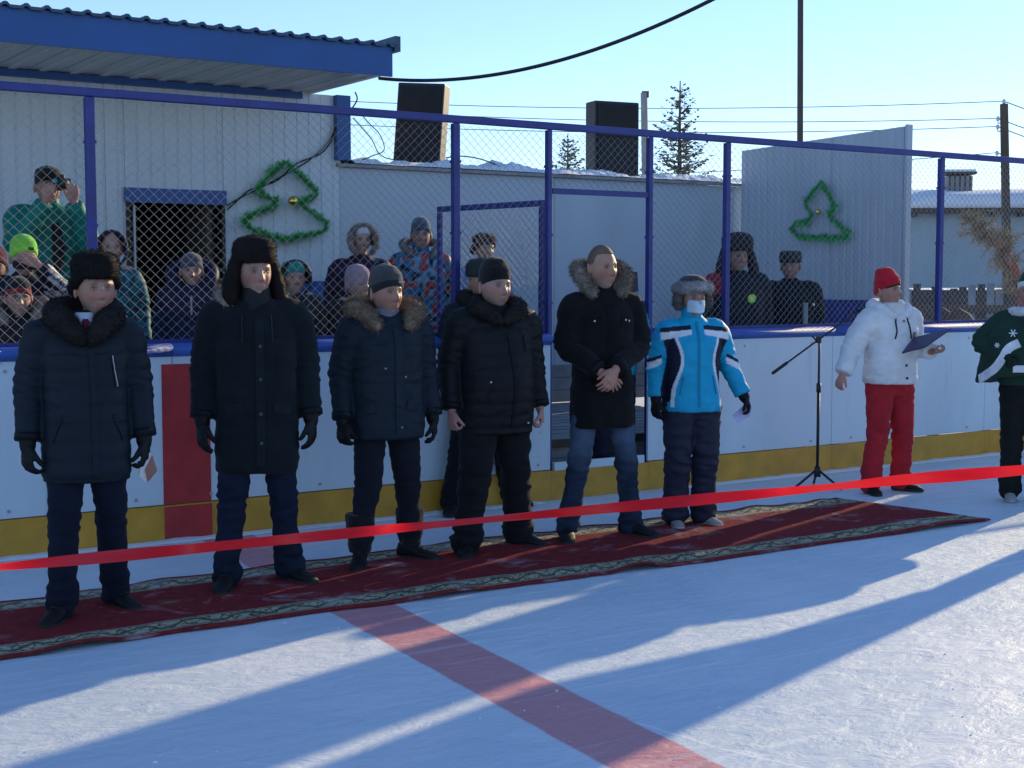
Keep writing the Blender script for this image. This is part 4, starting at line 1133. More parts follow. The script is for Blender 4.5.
# ---- head as a dense displaced grid (local: front is -Y, eyes at z=0)
def head_mesh(mb, centre, rot, k=1.0, skin=(.52, .31, .235), beard=0.25, brow=(.10, .07, .05), flush=.5, wide=1.0, female=False, mouth=0.0, seed=0, lipc=None):
    nt_, nz_ = 76, 62
    V = []; Cc = []
    sd = seed * 3.7
    for i in range(nz_ + 1):
        ph = math.pi * (i + .02) / (nz_ + .04)
        for j in range(nt_):
            u = j / nt_; th = 2 * math.pi * u - .62 * math.sin(2 * math.pi * u)     # denser at the front
            sx, cx_ = math.sin(th), math.cos(th)
            x = .0705 * wide * math.sin(ph) * sx; y = -.096 * math.sin(ph) * cx_; z = -.118 * math.cos(ph) - .002
            # squarer skull, narrower jaw
            jaw = sm(-.015, -.115, z)
            x *= 1 + .06 * gs(z + .02, .05) - (.22 if female else .03) * jaw
            x *= 1 - .10 * sm(.03, .11, z) * (cx_ > 0)
            if y > 0: y *= 1 - .55 * sm(-.0, -.11, z)
            front = max(0, cx_)
            if y < 0:
                y = -(abs(y) ** .90) * (.092 ** .10) * (1 + .08 * jaw)
                y += .010 * sm(.02, .10, z) * front
                nzw = .0085 + .0055 * sm(-.005, -.036, z)
                prof = .004 * gs(z - .012, .016) + .023 * sm(.010, -.034, z) * (1 - sm(-.036, -.048, z))
                y -= prof * 1.22 * gs(x, nzw) * front
                y -= .006 * (gs(x - .013, .006) + gs(x + .013, .006)) * gs(z + .038, .008)       # nostril wings
                y += .0150 * (gs(x - .031, .015) + gs(x + .031, .014)) * gs(z - .000, .011)      # sockets
                y -= .0035 * (gs(x - .031, .011) + gs(x + .031, .011)) * gs(z + .001, .006)      # lids
                y -= .0085 * (gs(x - .028, .020) + gs(x + .028, .020)) * gs(z - .019, .0065)      # brow ridge
                y -= .005 * (gs(x - .043, .016) + gs(x + .043, .016)) * gs(z + .030, .018)       # cheekbones
                y += .0055 * (gs(x - .026, .007) + gs(x + .026, .007)) * gs(z + .055, .016)      # folds
                y -= .0055 * gs(x, .022) * (gs(z + .0625, .0045) + 1.1 * gs(z + .0725, .0045)) * front
                y += .006 * gs(x, .024) * gs(z + .0675, .0022)
                y += .003 * gs(x, .02) * gs(z + .084, .006)
                y -= .007 * gs(x, .020) * gs(z + .100, .012) * front
            V.append(Vector((x, y, z * 1.09)))
            # colour
            c = Vector(skin)
            if y < -.02:
                fl = 1.1 * flush * (gs(abs(x) - .046, .026) * gs(z + .030, .028) + 1.0 * gs(x, .012) * gs(z + .034, .014) + .25 * gs(z - .06, .02))
                c = c.lerp(Vector((.42, .13, .095)), min(.7, fl)); c = c.lerp(Vector((.24, .13, .10)), .45 * gs(abs(x) - .030, .017) * gs(z - .0, .011) + .35 * gs(x, .008) * gs(z + .048, .004) + .25 * gs(abs(x) - .03, .005) * gs(z + .055, .014))  # cheek flush; then shade painted into eye sockets, nose base and folds
                st = beard * sm(-.042, -.06, z) * (1 - .0 * x) + beard * .8 * gs(abs(x) - .06, .014) * sm(-.02, -.05, z)
                c = c.lerp(Vector((.22, .17, .15)), min(.6, st))
                if abs(x) < .0235 and abs(z + .0675) < .0085 - .0065 * (abs(x) / .0235) ** 2: c = Vector(lipc or (.34, .14, .11)).lerp(c, .35)
                if abs(x) < .021 and abs(z + .0672) < .0014: c = Vector((.12, .05, .045))
                bw = gs(abs(x) - .031, .016) * gs(z - .0185 + .12 * max(0, abs(x) - .034), .0042)
                c = c.lerp(Vector(brow), min(.7, bw))
                ey = gs(abs(x) - .031, .0115) * gs(z - .004, .0024); c = c.lerp(Vector((.06, .04, .035)), min(.8, ey))
            Cc.append(tuple(c))
    faces = []
    for i in range(nz_):
        for j in range(nt_):
            a = i * nt_ + j; b = i * nt_ + (j + 1) % nt_
            faces.append((a, b, b + nt_, a + nt_))
    faces.append(tuple(range(nt_ - 1, -1, -1))); faces.append(tuple(nz_ * nt_ + j for j in range(nt_)))
    V = [centre + rot @ (p * k) for p in V]
    mb.merge(V, faces, Cc)
    for sgn in (-1, 1):                          # ears
        er = []
        for i in range(9):
            a = math.pi * (i / 8 - .5)
            er.append(Vector((sgn * (.069 * wide + .010 + .006 * math.cos(a)), .012 + .012 * math.cos(a * .8) * -1 + .016, -.012 + .030 * math.sin(a))))
        e_ = MB().tube([centre + rot @ (p * k) for p in er], [.004, .007, .0085, .009, .009, .008, .008, .008, .006], 8, round_ends=True)
        e_.ell(centre + rot @ (Vector((sgn * .0735 * wide, .016, -.012)) * k), (.006 * k, .014 * k, .024 * k), 10, 8, rot=rot)
        mb.merge(e_.v, e_.f, [tuple(Vector(skin).lerp(Vector((.55, .2, .15)), .35))] * len(e_.v))

def hand_mesh(mb, wrist, d, pn, side, k=1.0, curl=0.5, fat=1.0, spread=.05, thumb=1.0):
    """wrist point, d = direction of the hand, pn = palm normal (fingers curl that way), side = thumb side"""
    d = d.normalized(); pn = (pn - d * pn.dot(d)).normalized(); sd = (side - d * side.dot(d) - pn * side.dot(pn)).normalized()
    L = .088 * k
    rg = []
    for q, w, t in ((-.12, .026, .021), (.15, .030, .019), (.5, .040, .017), (.85, .043, .015), (1.02, .041, .011)):
        c = wrist + d * (L * q); w *= k * fat; t *= k * fat
        rg.append([c + sd * (w * math.copysign(abs(math.cos(a)) ** .8, math.cos(a))) + pn * (t * math.sin(a)) for a in [2 * math.pi * j / 14 for j in range(14)]])
    mb.loft(rg)
    fl = (.070, .079, .074, .058)
    for i in range(4):
        x = .031 - .0207 * i
        base = wrist + d * (L * .93) + sd * (x * k * fat)
        dirn = (d + sd * (spread * (1.5 - i))).normalized()
        r = .0088 * k * fat * (1, 1.03, 1, .88)[i]
        P = [base]; c_ = curl * (1, 1.05, 1.12, 1.2)[i]
        ang = c_ * .55
        for sgi, fr in enumerate((.46, .30, .24)):
            dd = dirn * math.cos(ang) + pn * math.sin(ang)
            P.append(P[-1] + dd * fl[i] * k * fr); ang += c_ * (.85, .7, .5)[sgi]
        mb.tube(P, [r * 1.05, r, r * .93, r * .82], 9, round_ends=True)
    base = wrist + d * (L * .22) + sd * (.026 * k * fat)
    dd = (sd * .48 * thumb + d * .85 + pn * .35).normalized(); P = [base, base + dd * .038 * k]
    d2 = (sd * .06 * thumb + d * .95 + pn * (.35 + .5 * curl)).normalized(); P.append(P[-1] + d2 * .031 * k); P.append(P[-1] + (d2 + pn * .3 * curl).normalized() * .024 * k)
    mb.tube(P, [.0135 * k * fat, .012 * k * fat, .0105 * k * fat, .0085 * k * fat], 9, round_ends=True)

def fur_blades(mb, V, Nn, count, length, seed, cols, droop=.3, width=.0016, F4=None):
    rr = random.Random(seed); n = len(V)
    for _ in range(count):
        i = rr.randrange(n); p = Vector(V[i]); nn = Vector(Nn[i])
        p = p + Vector((rr.uniform(-1, 1), rr.uniform(-1, 1), rr.uniform(-1, 1))) * .004
        l = length * rr.uniform(.5, 1.25)
        j = Vector((rr.uniform(-1, 1), rr.uniform(-1, 1), rr.uniform(-1, 1)))
        d = (nn + j * .45 + Vector((0, 0, -droop))).normalized() * l
        w = d.cross(j).normalized() * width * rr.uniform(.7, 1.5)
        f = noise.noise(p * 18) * .5 + .5 + rr.uniform(-.25, .25)
        f = min(1, max(0, f)); c = tuple(cols[0][k_] * (1 - f) + cols[1][k_] * f for k_ in range(3))
        mb.add([p - nn * .004 - w, p - nn * .004 + w, p + d], [(0, 1, 2)], 0, c)

class Person:
    pass
def vox_part(name, mb, voxel, mat, parent, colf=None, disp=None, smooth=4, col=(.1, .1, .1), fur=None, sub=False):
    V, F4, Nn = remesh(mb, voxel, smooth)
    if disp is not None:
        V = np.array([v + nn * disp(v[0], v[1], v[2], nn) for v, nn in zip(V, Nn)])
    out = MB()
    cols = [tuple(colf(v[0], v[1], v[2])) for v in V] if colf else [col] * len(V)
    out.merge(V, F4, cols)
    if fur: fur_blades(out, V, Nn, *fur)
    o = out.build(name, M[mat], parent, smooth=True)
    return o, V, F4
def nz3(x, y, z): return noise.noise(Vector((x, y, z)))
def wrinkle(amp=.006, sc=9, seed=0, zq=1.9):
    def f(x, y, z, n):
        a = nz3(x * sc + seed, y * sc, z * sc * zq)
        b = nz3(x * sc * 2.3 + seed, y * sc * 2.3 + 4, z * sc * 3.2)
        return amp * ((1 - 2 * abs(a)) * .9 + .5 * b)
    return f
def quilt(amp=.006, pitch=.07, wr=.004, seed=0, z0=0.0, sharp=.16):
    w = wrinkle(wr, 9, seed)
    def f(x, y, z, n):
        zz = z + .010 * nz3(x * 5 + seed, y * 5, z * 2) + .02 * abs(x)
        ph = (zz / pitch) % 1.0
        e = abs(math.sin(math.pi * ph)) ** .6
        return amp * (e - .6) + w(x, y, z, n)
    return f

class Surf:                                 # find points on a garment surface, as seen from its front
    def __init__(self, V, F4): self.b = BVHTree.FromPolygons([Vector(v) for v in V], F4)
    def front(self, x, z, sx=0.0):
        h = self.b.ray_cast(Vector((x, -1.2, z)), Vector((0, 1, 0)))
        return h[0], h[1]
def strip(surf, pts, width, thick, name, mat, parent, col=(.02, .02, .02), lift=.002, per=10):
    P = catmull([Vector((p[0], 0, p[1])) for p in pts], per); L = []; nn = []
    for p in P:
        h, n_ = surf.front(p.x, p.z)
        if h is None: continue
        L.append(h); nn.append(n_)
    if len(L) < 2: return None
    m_ = MB(); m_.col = col; rg = []
    for i, p in enumerate(L):
        t = (L[min(i + 1, len(L) - 1)] - L[max(i - 1, 0)]).normalized(); n_ = nn[i]; s_ = t.cross(n_).normalized()
        rg.append([p + s_ * width / 2 - n_ * .004, p + s_ * width / 2 + n_ * (thick + lift), p - s_ * width / 2 + n_ * (thick + lift), p - s_ * width / 2 - n_ * .004])
    m_.loft(rg); return recalc(m_.build(name, M[mat], parent))
def disc(surf, x, z, r, name, mat, parent, col, thick=.004, n=14, poly=None):
    h, n_ = surf.front(x, z)
    if h is None: return
    a = n_.cross(Vector((0, 0, 1))).normalized(); b = a.cross(n_)
    m_ = MB(); m_.col = col
    if poly is None: poly = [(math.cos(2 * math.pi * j / n) * r, math.sin(2 * math.pi * j / n) * r) for j in range(n)]
    m_.loft([[h + a * -p + b * -q - n_ * .003 for p, q in poly], [h + a * -p + b * -q + n_ * thick for p, q in poly]])
    return recalc(m_.build(name, M[mat], parent))

EYE_ME = {}
def person(label, feet=None, top=None, H=None, base=None, rot=20, head_yaw=10, head_pitch=0, build=1.0, group=None,
           jacket=None, trousers=None, shoes=(.012, .012, .013), shoe_dirs=(0, 25), hands=('glove', 'glove'), arms=None, skin=(.39, .235, .175),
           female=False, beard=.25, detail='main', brow=(.09, .06, .045), lean=0.0, headdx=0.0, headscale=1.07, seed=0, curl=(.95, .95), glovecol=(.007, .007, .008), wide=1.0, sole=(.02, .02, .02)):
    P = Person(); main = detail == 'main'
    if feet: 
        a = G(*feet[0]); b = G(*feet[1]); base = (a + b) / 2
    root = empty('person', base, R(rot)); tag(root, label, 'person', group)
    P.root = root; k = H / 1.78; P.k = k; P.H = H
    inv = Matrix.Rotation(-R(rot), 3, 'Z')
    if feet: fl = [inv @ (a - base), inv @ (b - base)]
    else: fl = [Vector((-.11 * k, 0, 0)), Vector((.11 * k, -.02, 0))]
    ank = [f + Vector((0, .03, .085)) for f in fl]
    sh_x = .185 * k * (.92 if female else 1) * build ** .5
    hipz = .90 * k; shz = 1.445 * k
    hips = [Vector((-.095 * k, .0, hipz)), Vector((.095 * k, .0, hipz))]
    P.shz = shz
    if arms is None: arms = [None, None]
    A = []
    for i, sg in enumerate((-1, 1)):
        S = Vector((sg * sh_x, .005, shz))
        a_ = arms[i]
        if a_ is None: a_ = (( .070, .035, -.29), (.090, -.035, -.55))
        E = S + Vector((sg * a_[0][0] * k, a_[0][1] * k, a_[0][2] * k)); W = S + Vector((sg * a_[1][0] * k, a_[1][1] * k, a_[1][2] * k))
        A.append((S, E, W))
    P.arms = A
    hc = Vector((headdx, -.012 - lean, H - .122 * headscale * k - .0)); P.hc = hc
    hk = headscale * (k ** .35) * (.94 if female else 1.0); P.hk = hk
    hc.z = H - .127 * hk
    hr = Matrix.Rotation(R(head_yaw - 0), 3, 'Z') @ Matrix.Rotation(R(head_pitch), 3, 'X'); P.hr = hr
    # ---------- body: one continuous skin
    m = MB()
    bs = min(1, build) * .92; m.loft(torso_rings([(.84 * k, .12 * bs, .08, 0), (.92 * k, .15 * bs, .10, 0), (1.08 * k, .135 * bs, .095 * bs, 0), (1.25 * k, .15 * bs, .10 * bs, 0), (1.40 * k, .15 * bs, .09 * bs, .01), (1.47 * k, .08, .07, .01), (1.50 * k, .05, .05, .0)]))
    stube(m, [Vector((hc.x * .4, .015, 1.44 * k)), Vector((hc.x * .8, .012, hc.z - .12 * hk)), hc + Vector((0, .015, -.05 * hk))], [.062 * k, .056 * k, .056 * k])
    for i in range(2):
        S, E, W = A[i]; kn = hips[i].lerp(ank[i], .5) + Vector((0, -.02, 0))
        stube(m, [hips[i], kn, ank[i]], [.070 * k, .045 * k, .028 * k])
        stube(m, [ank[i] + Vector((0, .01, -.01)), ank[i] + Vector((0, -.06, -.035))], [.024, .012])
        stube(m, [Vector((0, .01, S.z - .02)), S, E, W], [.05 * k, .05 * k, .040 * k, .027 * k])
    V, F4, Nn = remesh(m, .013 if main else .018, 3)
    out = MB(); out.merge(V, F4, [skin] * len(V))
    for i in range(2):
        if hands[i] == 'bare':
            S, E, W = A[i]; hd = (W - E).normalized(); sg = (-1, 1)[i]
            hm = MB()
            pn = Vector((-sg * .9, .3, 0)) if arms[i] is None or len(arms[i]) < 3 else Vector(arms[i][2][0]); sd = Vector((-sg * .2, -1, 0)) if arms[i] is None or len(arms[i]) < 3 else Vector(arms[i][2][1])
            if arms[i] is not None and len(arms[i]) > 3: hd = Vector(arms[i][3]).normalized()
            stube(hm, [W - hd * .05, W + hd * .015], [.029 * k, .027 * k])
            hand_mesh(hm, W + hd * .012, hd, pn, sd, k * (.93 if female else 1.03), curl[i], 1.0)
            hv, hf, hn = remesh(hm, .0042, 2)
            hs_ = tuple(Vector(skin).lerp(Vector((.56, .22, .17)), .35))
            out.merge(hv, hf, [hs_] * len(hv))
    head_mesh(out, hc, hr, hk, skin, beard if not female else 0, brow, .55, wide, female, seed=seed, lipc=(.45, .13, .12) if female else None)
    o = out.build('body', M['skin'], root, True)
    key = 'e'
    for sg in (-1, 1):
        if 'e' not in EYE_ME:
            e = MB(); e.col = (.30, .27, .25); e.ell((0, 0, 0), (.0105, .005, .0040), 12, 8); e.col = (.03, .02, .015); e.ell((0, -.0028, .0003), (.0042, .003, .0036), 10, 6)
            eo = e.build('eye', M['eye'], root, True); EYE_ME['e'] = eo.data
        else:
            eo = bpy.data.objects.new('eye', EYE_ME['e']); C.objects.link(eo); eo.parent = root
        eo.location = hc + hr @ (Vector((sg * .031, -.0838, -.001)) * hk); eo.scale = (hk,) * 3
        eo.rotation_euler = (hr @ Matrix.Rotation(sg * .18, 3, 'Z')).to_euler()
    # ---------- trousers
    if trousers:
        t = trousers; m = MB(); wd = t.get('wide', 1.0)
        m.loft(torso_rings([(.80 * k, .145 * build, .095 * build, .0), (.88 * k, .165 * build, .115 * build, 0), (.98 * k, .16 * build, .115 * build, 0), (1.04 * k, .14 * build, .10 * build, 0)]))
        cuffz = t.get('cuff', .035)
        for i in range(2):
            kn = hips[i].lerp(ank[i], .48) + Vector((0, -.03, 0)); an = Vector((ank[i].x, ank[i].y - .0, cuffz + .04))
            r = [.098 * k * build ** .5, .077 * k, .071 * k, .070 * k]; r = [q * wd for q in r]
            if t.get('flare'): r[3] *= t['flare']
            stube(m, [hips[i], hips[i].lerp(kn, .6), kn, kn.lerp(an, .5), an], [r[0], (r[0] + r[1]) / 2 * 1.0, r[1], r[2], r[3]], 16)
        ws = wrinkle(t.get('wr', .009), 7, seed + 3, 2.6)
        def td(x, y, z, n, ws=ws):
            f = .65 + .6 * gs(z - .48 * k, .10) + 1.3 * gs(z - cuffz - .06, .09) + .7 * gs(z - .85 * k, .08); return ws(x, y, z, n) * f
        vox_part('trousers', m, .011 if main else .02, t.get('mat', 'cloth'), root, disp=td, col=t['col'], colf=t.get('colf'))
    # ---------- shoes
    if main:
        for i in range(2):
            an = Vector((ank[i].x, ank[i].y, 0)); dr = R(shoe_dirs[i]) - R(rot); mt = Matrix.Rotation(dr, 3, 'Z')
            sk = k * (.9 if female else 1.0)
            m = MB(); rg = []
            for (y, hw, ht) in ((.085, .024, .05), (.078, .034, .10), (.04, .042, .13), (-.0, .044, .13), (-.04, .043, .105), (-.08, .046, .080), (-.12, .050, .066), (-.16, .048, .056), (-.19, .036, .045), (-.205, .018, .034)):
                rg.append([an + mt @ (Vector((hw * math.cos(a) * (1 if math.sin(a) < .3 else .86), y, .014 + (ht - .014) * max(0, (math.sin(a) * .5 + .5)) ** .9)) * sk) for a in [2 * math.pi * j / 16 for j in range(16)]])
            m.loft(rg); up, uv_, uf = vox_part('shoe', m, .007, 'leather' if shoes[0] < .1 else 'cloth', root, col=shoes, disp=wrinkle(.002, 22, i), smooth=2)
            s_ = MB(); s_.col = sole; outl = [(.088, .0, ), (.075, .030), (.03, .040), (-.04, .041), (-.10, .050), (-.15, .050), (-.19, .038), (-.213, .015), (-.213, -.015), (-.19, -.038), (-.15, -.050), (-.10, -.050), (-.04, -.041), (.03, -.040), (.075, -.030)]
            s_.loft([[an + mt @ (Vector((x, y, z)) * sk) for y, x in outl] for z in (.006, .026)])
            so = recalc(s_.build('sole', M['rubber'] if sole[0] < .1 else M['plain'], up))
            if sole[0] < .1 and True:
                l_ = MB(); l_.col = (.02, .02, .02)
                for q in range(3):
                    yy = -.045 - q * .022; l_.tube([an + mt @ (Vector((-.022, yy, .105 - q * .011)) * sk), an + mt @ (Vector((0, yy - .005, .115 - q * .012)) * sk), an + mt @ (Vector((.022, yy, .105 - q * .011)) * sk)], .0035, 5)
                lo = l_.build('laces', M['knit'], up); lo['kind'] = 'stuff'
    # ---------- jacket
    j = jacket; m = MB(); b = build; hem = j['hem']
    rx = .200 * k * b; ry = .135 * k * b
    fl_ = j.get('flare', 1.0); bel = j.get('belly', 0); w_ = j.get('waist', 1.0)
    hem_ry = ry * fl_ * (1.08); 
    spec = [(hem, rx * fl_ * 1.0, hem_ry, 0), (hem + .05, rx * fl_ * 1.03, hem_ry * 1.03, 0)]
    if hem < .80 * k: spec.append((.90 * k, rx * (1 + (fl_ - 1) * .6) * 1.02, ry * 1.06 + bel * .5, -bel * .4))
    spec += [(1.06 * k, rx * .99 * w_, ry * 1.02 + bel, -bel * .7), (1.20 * k, rx * 1.0 * (.5 + .5 * w_), ry * 1.03 + bel * .5, -bel * .35), (1.33 * k, rx * 1.02, ry * 1.02, .0),
             (1.42 * k, rx * .96, ry * .90, .012), (1.475 * k, rx * .66, ry * .72, .014), (1.505 * k, rx * .42, ry * .60, .010), (1.53 * k, rx * .33, ry * .5, .008)]
    if j.get('neck'): spec += [(j['neck'] * k, .078, .080, -.002)]
    m.loft(torso_rings(spec, 2.5))
    sr = j.get('sleeve', 1.0); cuts = j.get('cuffcut', (0, 0))
    for i, sg in enumerate((-1, 1)):
        S, E, W = A[i]; W2 = W - (W - E).normalized() * cuts[i]
        m2 = MB(); Si = Vector((S.x * .55, S.y, S.z - .035))
        r = [.080 * k * b ** .5, .083 * k * b ** .5, .074 * k, .070 * k, .056 * k, .054 * k]; r = [q * sr for q in r]
        m2.tube(catmull([Si, S + Vector((sg * .004, 0, -.035)), S.lerp(E, .5) + Vector((sg * .008, 0, 0)), E, E.lerp(W2, .55), W2], 4), lerpr(r, 4), 18, round_ends=False)
        m.merge(m2.v, m2.f)
    dsp = j.get('disp') or wrinkle(.006, 8, seed)
    elb = [a_[1] for a_ in A]
    def jd(x, y, z, n, dsp=dsp):
        d_ = dsp(x, y, z, n)
        for e_ in elb:
            q = (x - e_.x) ** 2 + (y - e_.y) ** 2 + (z - e_.z) ** 2
            if q < .03: d_ += .007 * math.exp(-q / .009) * math.sin(z * 130 + x * 30 + 3 * nz3(x * 12, y * 12, z * 12))
        return d_
    jo, V, F4 = vox_part('jacket', m, j.get('vox', .0095 if main else .015), j.get('mat', 'nylon'), root, colf=j.get('colf'), disp=jd, col=j['col'], smooth=j.get('smooth', 5))
    P.jacket = jo; P.surf = Surf(V, F4)
    # ---------- gloves
    for i in range(2):
        if hands[i] == 'glove':
            S, E, W = A[i]; hd = (W - E).normalized(); sg = (-1, 1)[i]
            hd = (hd + Vector((0, 0, -.5))).normalized() if arms[i] is None else hd
            m = MB(); pn = Vector((-sg * .9, .35, 0)); sd = Vector((-sg * .25, -1, 0))
            if arms[i] is not None and len(arms[i]) > 2: pn, sd = Vector(arms[i][2][0]), Vector(arms[i][2][1])
            if arms[i] is not None and len(arms[i]) > 3: hd = Vector(arms[i][3]).normalized()
            stube(m, [W - hd * .03, W + hd * .03], [.043 * k, .038 * k])
            hand_mesh(m, W + hd * .02, hd, pn, sd, k * (.98 if female else 1.08), curl[i], 1.18)
            vox_part('glove', m, .0055, 'leather', root, col=glovecol, disp=wrinkle(.0015, 30, i), smooth=2)
    return P

def hat_surface(P, rings_spec, e=2.1, n=30, tilt=0.0):
    """rings in head space: (z, rx, ry, cy)"""
    m = MB(); rr = []
    C_ = catmull([Vector((s[1], s[2], s[3])) for s in rings_spec], 3); Z = lerpr([s[0] for s in rings_spec], 3)
    for p, z in zip(C_, Z):
        rr.append([P.hc + P.hr @ (q * P.hk) for q in ring(0, p.z, z, p.x * .94, p.y, n, e, tilt * min(1, max(0, (.12 - z) / .12)))])
    m.loft(rr); return m
def H_(P, x, y, z): return P.hc + P.hr @ (Vector((x, y, z)) * P.hk)

def beanie(P, col, cuff=True, cuffcol=None, slouch=0.0, h=.148, mat='knit', logo=None, name='beanie', low=.0):
    m = hat_surface(P, [(low, .083, .101, .004), (low + .02, .086, .104, .004), (.080, .086, .103, .006), (.112, .074, .090, .008), (h - .012, .052, .066, .010 + slouch), (h, .022, .03, .012 + slouch), (h + .003, .006, .008, .012 + slouch)], tilt=-.40)
    o, V, F4 = vox_part(name, m, .0065, mat, P.root, col=col, disp=wrinkle(.0018, 22, 3), smooth=3)
    if cuff:
        m = hat_surface(P, [(low - .006, .084, .102, .004), (low + .004, .091, .109, .004), (low + .034, .091, .109, .005), (low + .046, .085, .103, .005)], tilt=-.40)
        vox_part('cuff', m, .0065, mat, o, col=cuffcol or col, disp=wrinkle(.0012, 40, 3, .6), smooth=2)
    if logo:
        c = H_(P, logo[0], -.1115, low + .055)
        q = MB(); q.col = logo[3]; q.box((0, 0, 0), (logo[1], .004, logo[2]), rot=P.hr); q.v = [tuple(Vector(v) + c) for v in q.v]
        q.build('badge', M['plain'], o)
    return o
def ushanka(P, col, col2, flaps=False, blades=3000, h=.155, crown=None, name='fur_hat', wide=1.0):
    hk0 = P.hk; P.hk = hk0 * wide
    m = hat_surface(P, [(.040, .088, .108, .008), (.052, .095, .117, .008), (.080, .101, .123, .008), (.105, .102, .123, .008), (h - .03, .092, .112, .008), (h - .012, .070, .088, .008), (h + .002, .02, .03, .008)])
    for sg in (-1, 1):
        if flaps:
            P_ = [H_(P, sg * .082, .015, .06), H_(P, sg * .098, .012, .0), H_(P, sg * .112, .010, -.06), H_(P, sg * .122, -.0, -.130)]
            m.tube(catmull(P_, 3), lerpr([.030, .036, .042, .040], 3), 12, flat=1.5, ref=(sg, 0, 0), round_ends=True)
        else:
            m.tube(catmull([H_(P, sg * .070, -.02, .05), H_(P, sg * .080, .03, .012), H_(P, sg * .064, .080, -.015), H_(P, 0, .11, -.012)], 3), .032, 10, round_ends=True)
    if flaps: m.ell(H_(P, 0, .07, -.02), (.09 * P.hk, .05 * P.hk, .08 * P.hk))
    o, V, F4 = vox_part(name, m, .008, 'fur', P.root, col=col, disp=wrinkle(.003, 16, 1, 1.0), smooth=4, fur=(blades, .010, P.H * 10, (col, col2), .1))
    P.hk = hk0
    return o
def fur_roll(P, pts, rads, cols, blades, name='fur_collar', length=.022, voxel=.009, parent=None, seg=14, droop=.1):
    m = MB(); m.tube(catmull(pts, 4), lerpr(rads, 4), seg, round_ends=True)
    o, V, F4 = vox_part(name, m, voxel, 'fur', parent or P.root, col=cols[0], disp=wrinkle(.004, 14, 2, 1.0), smooth=3, fur=(blades, length, int(P.H * 100), cols, droop, .0019),
                        colf=lambda x, y, z: tuple(cols[0][q] + (cols[1][q] - cols[0][q]) * .5 * (1 + nz3(x * 16, y * 16, z * 16)) for q in range(3)))
    return o
def shawl(P, cols, blades=2500, r=.044, drop=0.0):
    z = P.shz; k = P.k
    h = [(.030, -.140, -.012 - drop), (.088, -.120, .030 - drop * .4), (.130, -.045, .060), (.100, .055, .092)]
    pts = [Vector((x * k, y * k, z + q * k)) for x, y, q in h] + [Vector((0, .095 * k, z + .088 * k))] + [Vector((-x * k, y * k, z + q * k)) for x, y, q in h[::-1]]
    return fur_roll(P, pts, [r * .75, r * 1.1, r * 1.25, r * 1.15, r * 1.1, r * 1.15, r * 1.25, r * 1.1, r * .75], cols, blades, length=.013)
def hood_ruff(P, cols, blades=2500, up=0.0, spread=1.0, r=.042, name='fur_hood_trim', low=-.02, front=-.125, fx=.088):
    z = P.shz; k = P.k
    pts = [Vector((fx, front, z + low)), Vector((.125 * spread, front * .6, z + .045 + up * .35)), Vector((.165 * spread, .0, z + .085 + up * .75)), Vector((.135 * spread, .085, z + .105 + up)), Vector((0, .135, z + .11 + up)),
           Vector((-.135 * spread, .085, z + .105 + up)), Vector((-.165 * spread, .0, z + .085 + up * .75)), Vector((-.125 * spread, front * .6, z + .045 + up * .35)), Vector((-fx, front, z + low))]
    o = fur_roll(P, pts, [r * .7, r, r * 1.1, r * 1.05, r, r * 1.05, r * 1.1, r, r * .7], cols, blades, name, length=.025)
    return o
def neck_tube(P, col, r=.068, h=.09, name='scarf', mat='knit', parent=None, up=.0):
    z = P.shz + .03
    m = MB(); m.loft(torso_rings([(z - .03, r * 1.35, r * 1.25, 0), (z + .02, r * 1.12, r * 1.1, 0), (z + h * .6, r, r * 1.02, -.006), (z + h, r * .98, r * 1.0, -.010)]))
    return vox_part(name, m, .008, mat, parent or P.root, col=col, disp=wrinkle(.003, 14, 4, 2.4), smooth=3)[0]
def hood_up(P, col, trim=None, blades=1500, mat='nylon', open_=1.0, name='hood', trimr=.020):
    """hood pulled over the head: shell behind a face opening"""
    m = MB()
    nu, nv = 22, 15; V = []
    for i in range(nu + 1):
        ph = -math.pi * .62 + math.pi * 1.24 * i / nu       # around the face opening over the crown from jaw to jaw
        for j in range(nv + 1):
            q = j / nv; al = q * math.pi * .56
            rx, rz = .098 + .02 * math.sin(al), .122 + .012 * math.sin(al)
            sh = math.cos(al)
            x = (rx * open_) * math.sin(ph) * (sh * 1.0 if q > .0 else 1); z = rz * math.cos(ph) * sh
            y = -.070 + .195 * math.sin(al)
            V.append(H_(P, x, y, z + .0))
    f = []
    for i in range(nu):
        for j in range(nv):
            a = i * (nv + 1) + j; f.append((a, a + nv + 1, a + nv + 2, a + 1))
    mm = MB(); mm.merge(V, f); bmo = mm.build(name, M[mat], P.root, True)
    md = bmo.modifiers.new('s', 'SOLIDIFY'); md.thickness = .014; md.offset = 0
    ca = bmo.data.color_attributes['col']
    for d_ in ca.data: d_.color = (*col, 1)
    # neck part of the hood
    pts = []
    for i in range(13):
        ph = -math.pi * .80 + math.pi * 1.60 * i / 12
        pts.append(H_(P, .102 * open_ * math.sin(ph), -.072 + .01 * math.cos(ph), .125 * math.cos(ph) - .004))
    if trim: fur_roll(P, pts, [trimr * P.hk * 1.0] * 13, trim, blades, 'hood_trim', length=.022, parent=bmo, seg=10)
    else:
        e_ = MB(); e_.col = col; e_.tube(pts, .011, 8, round_ends=True); e_.build('hood_edge', M[mat], bmo, True)
    return bmo
# ------------------------------------------------------------------ the officials in a row on the carpet
BLK = (.010, .010, .012); NAVY = (.010, .016, .030)
FURBLK = ((.006, .005, .005), (.022, .019, .018)); 
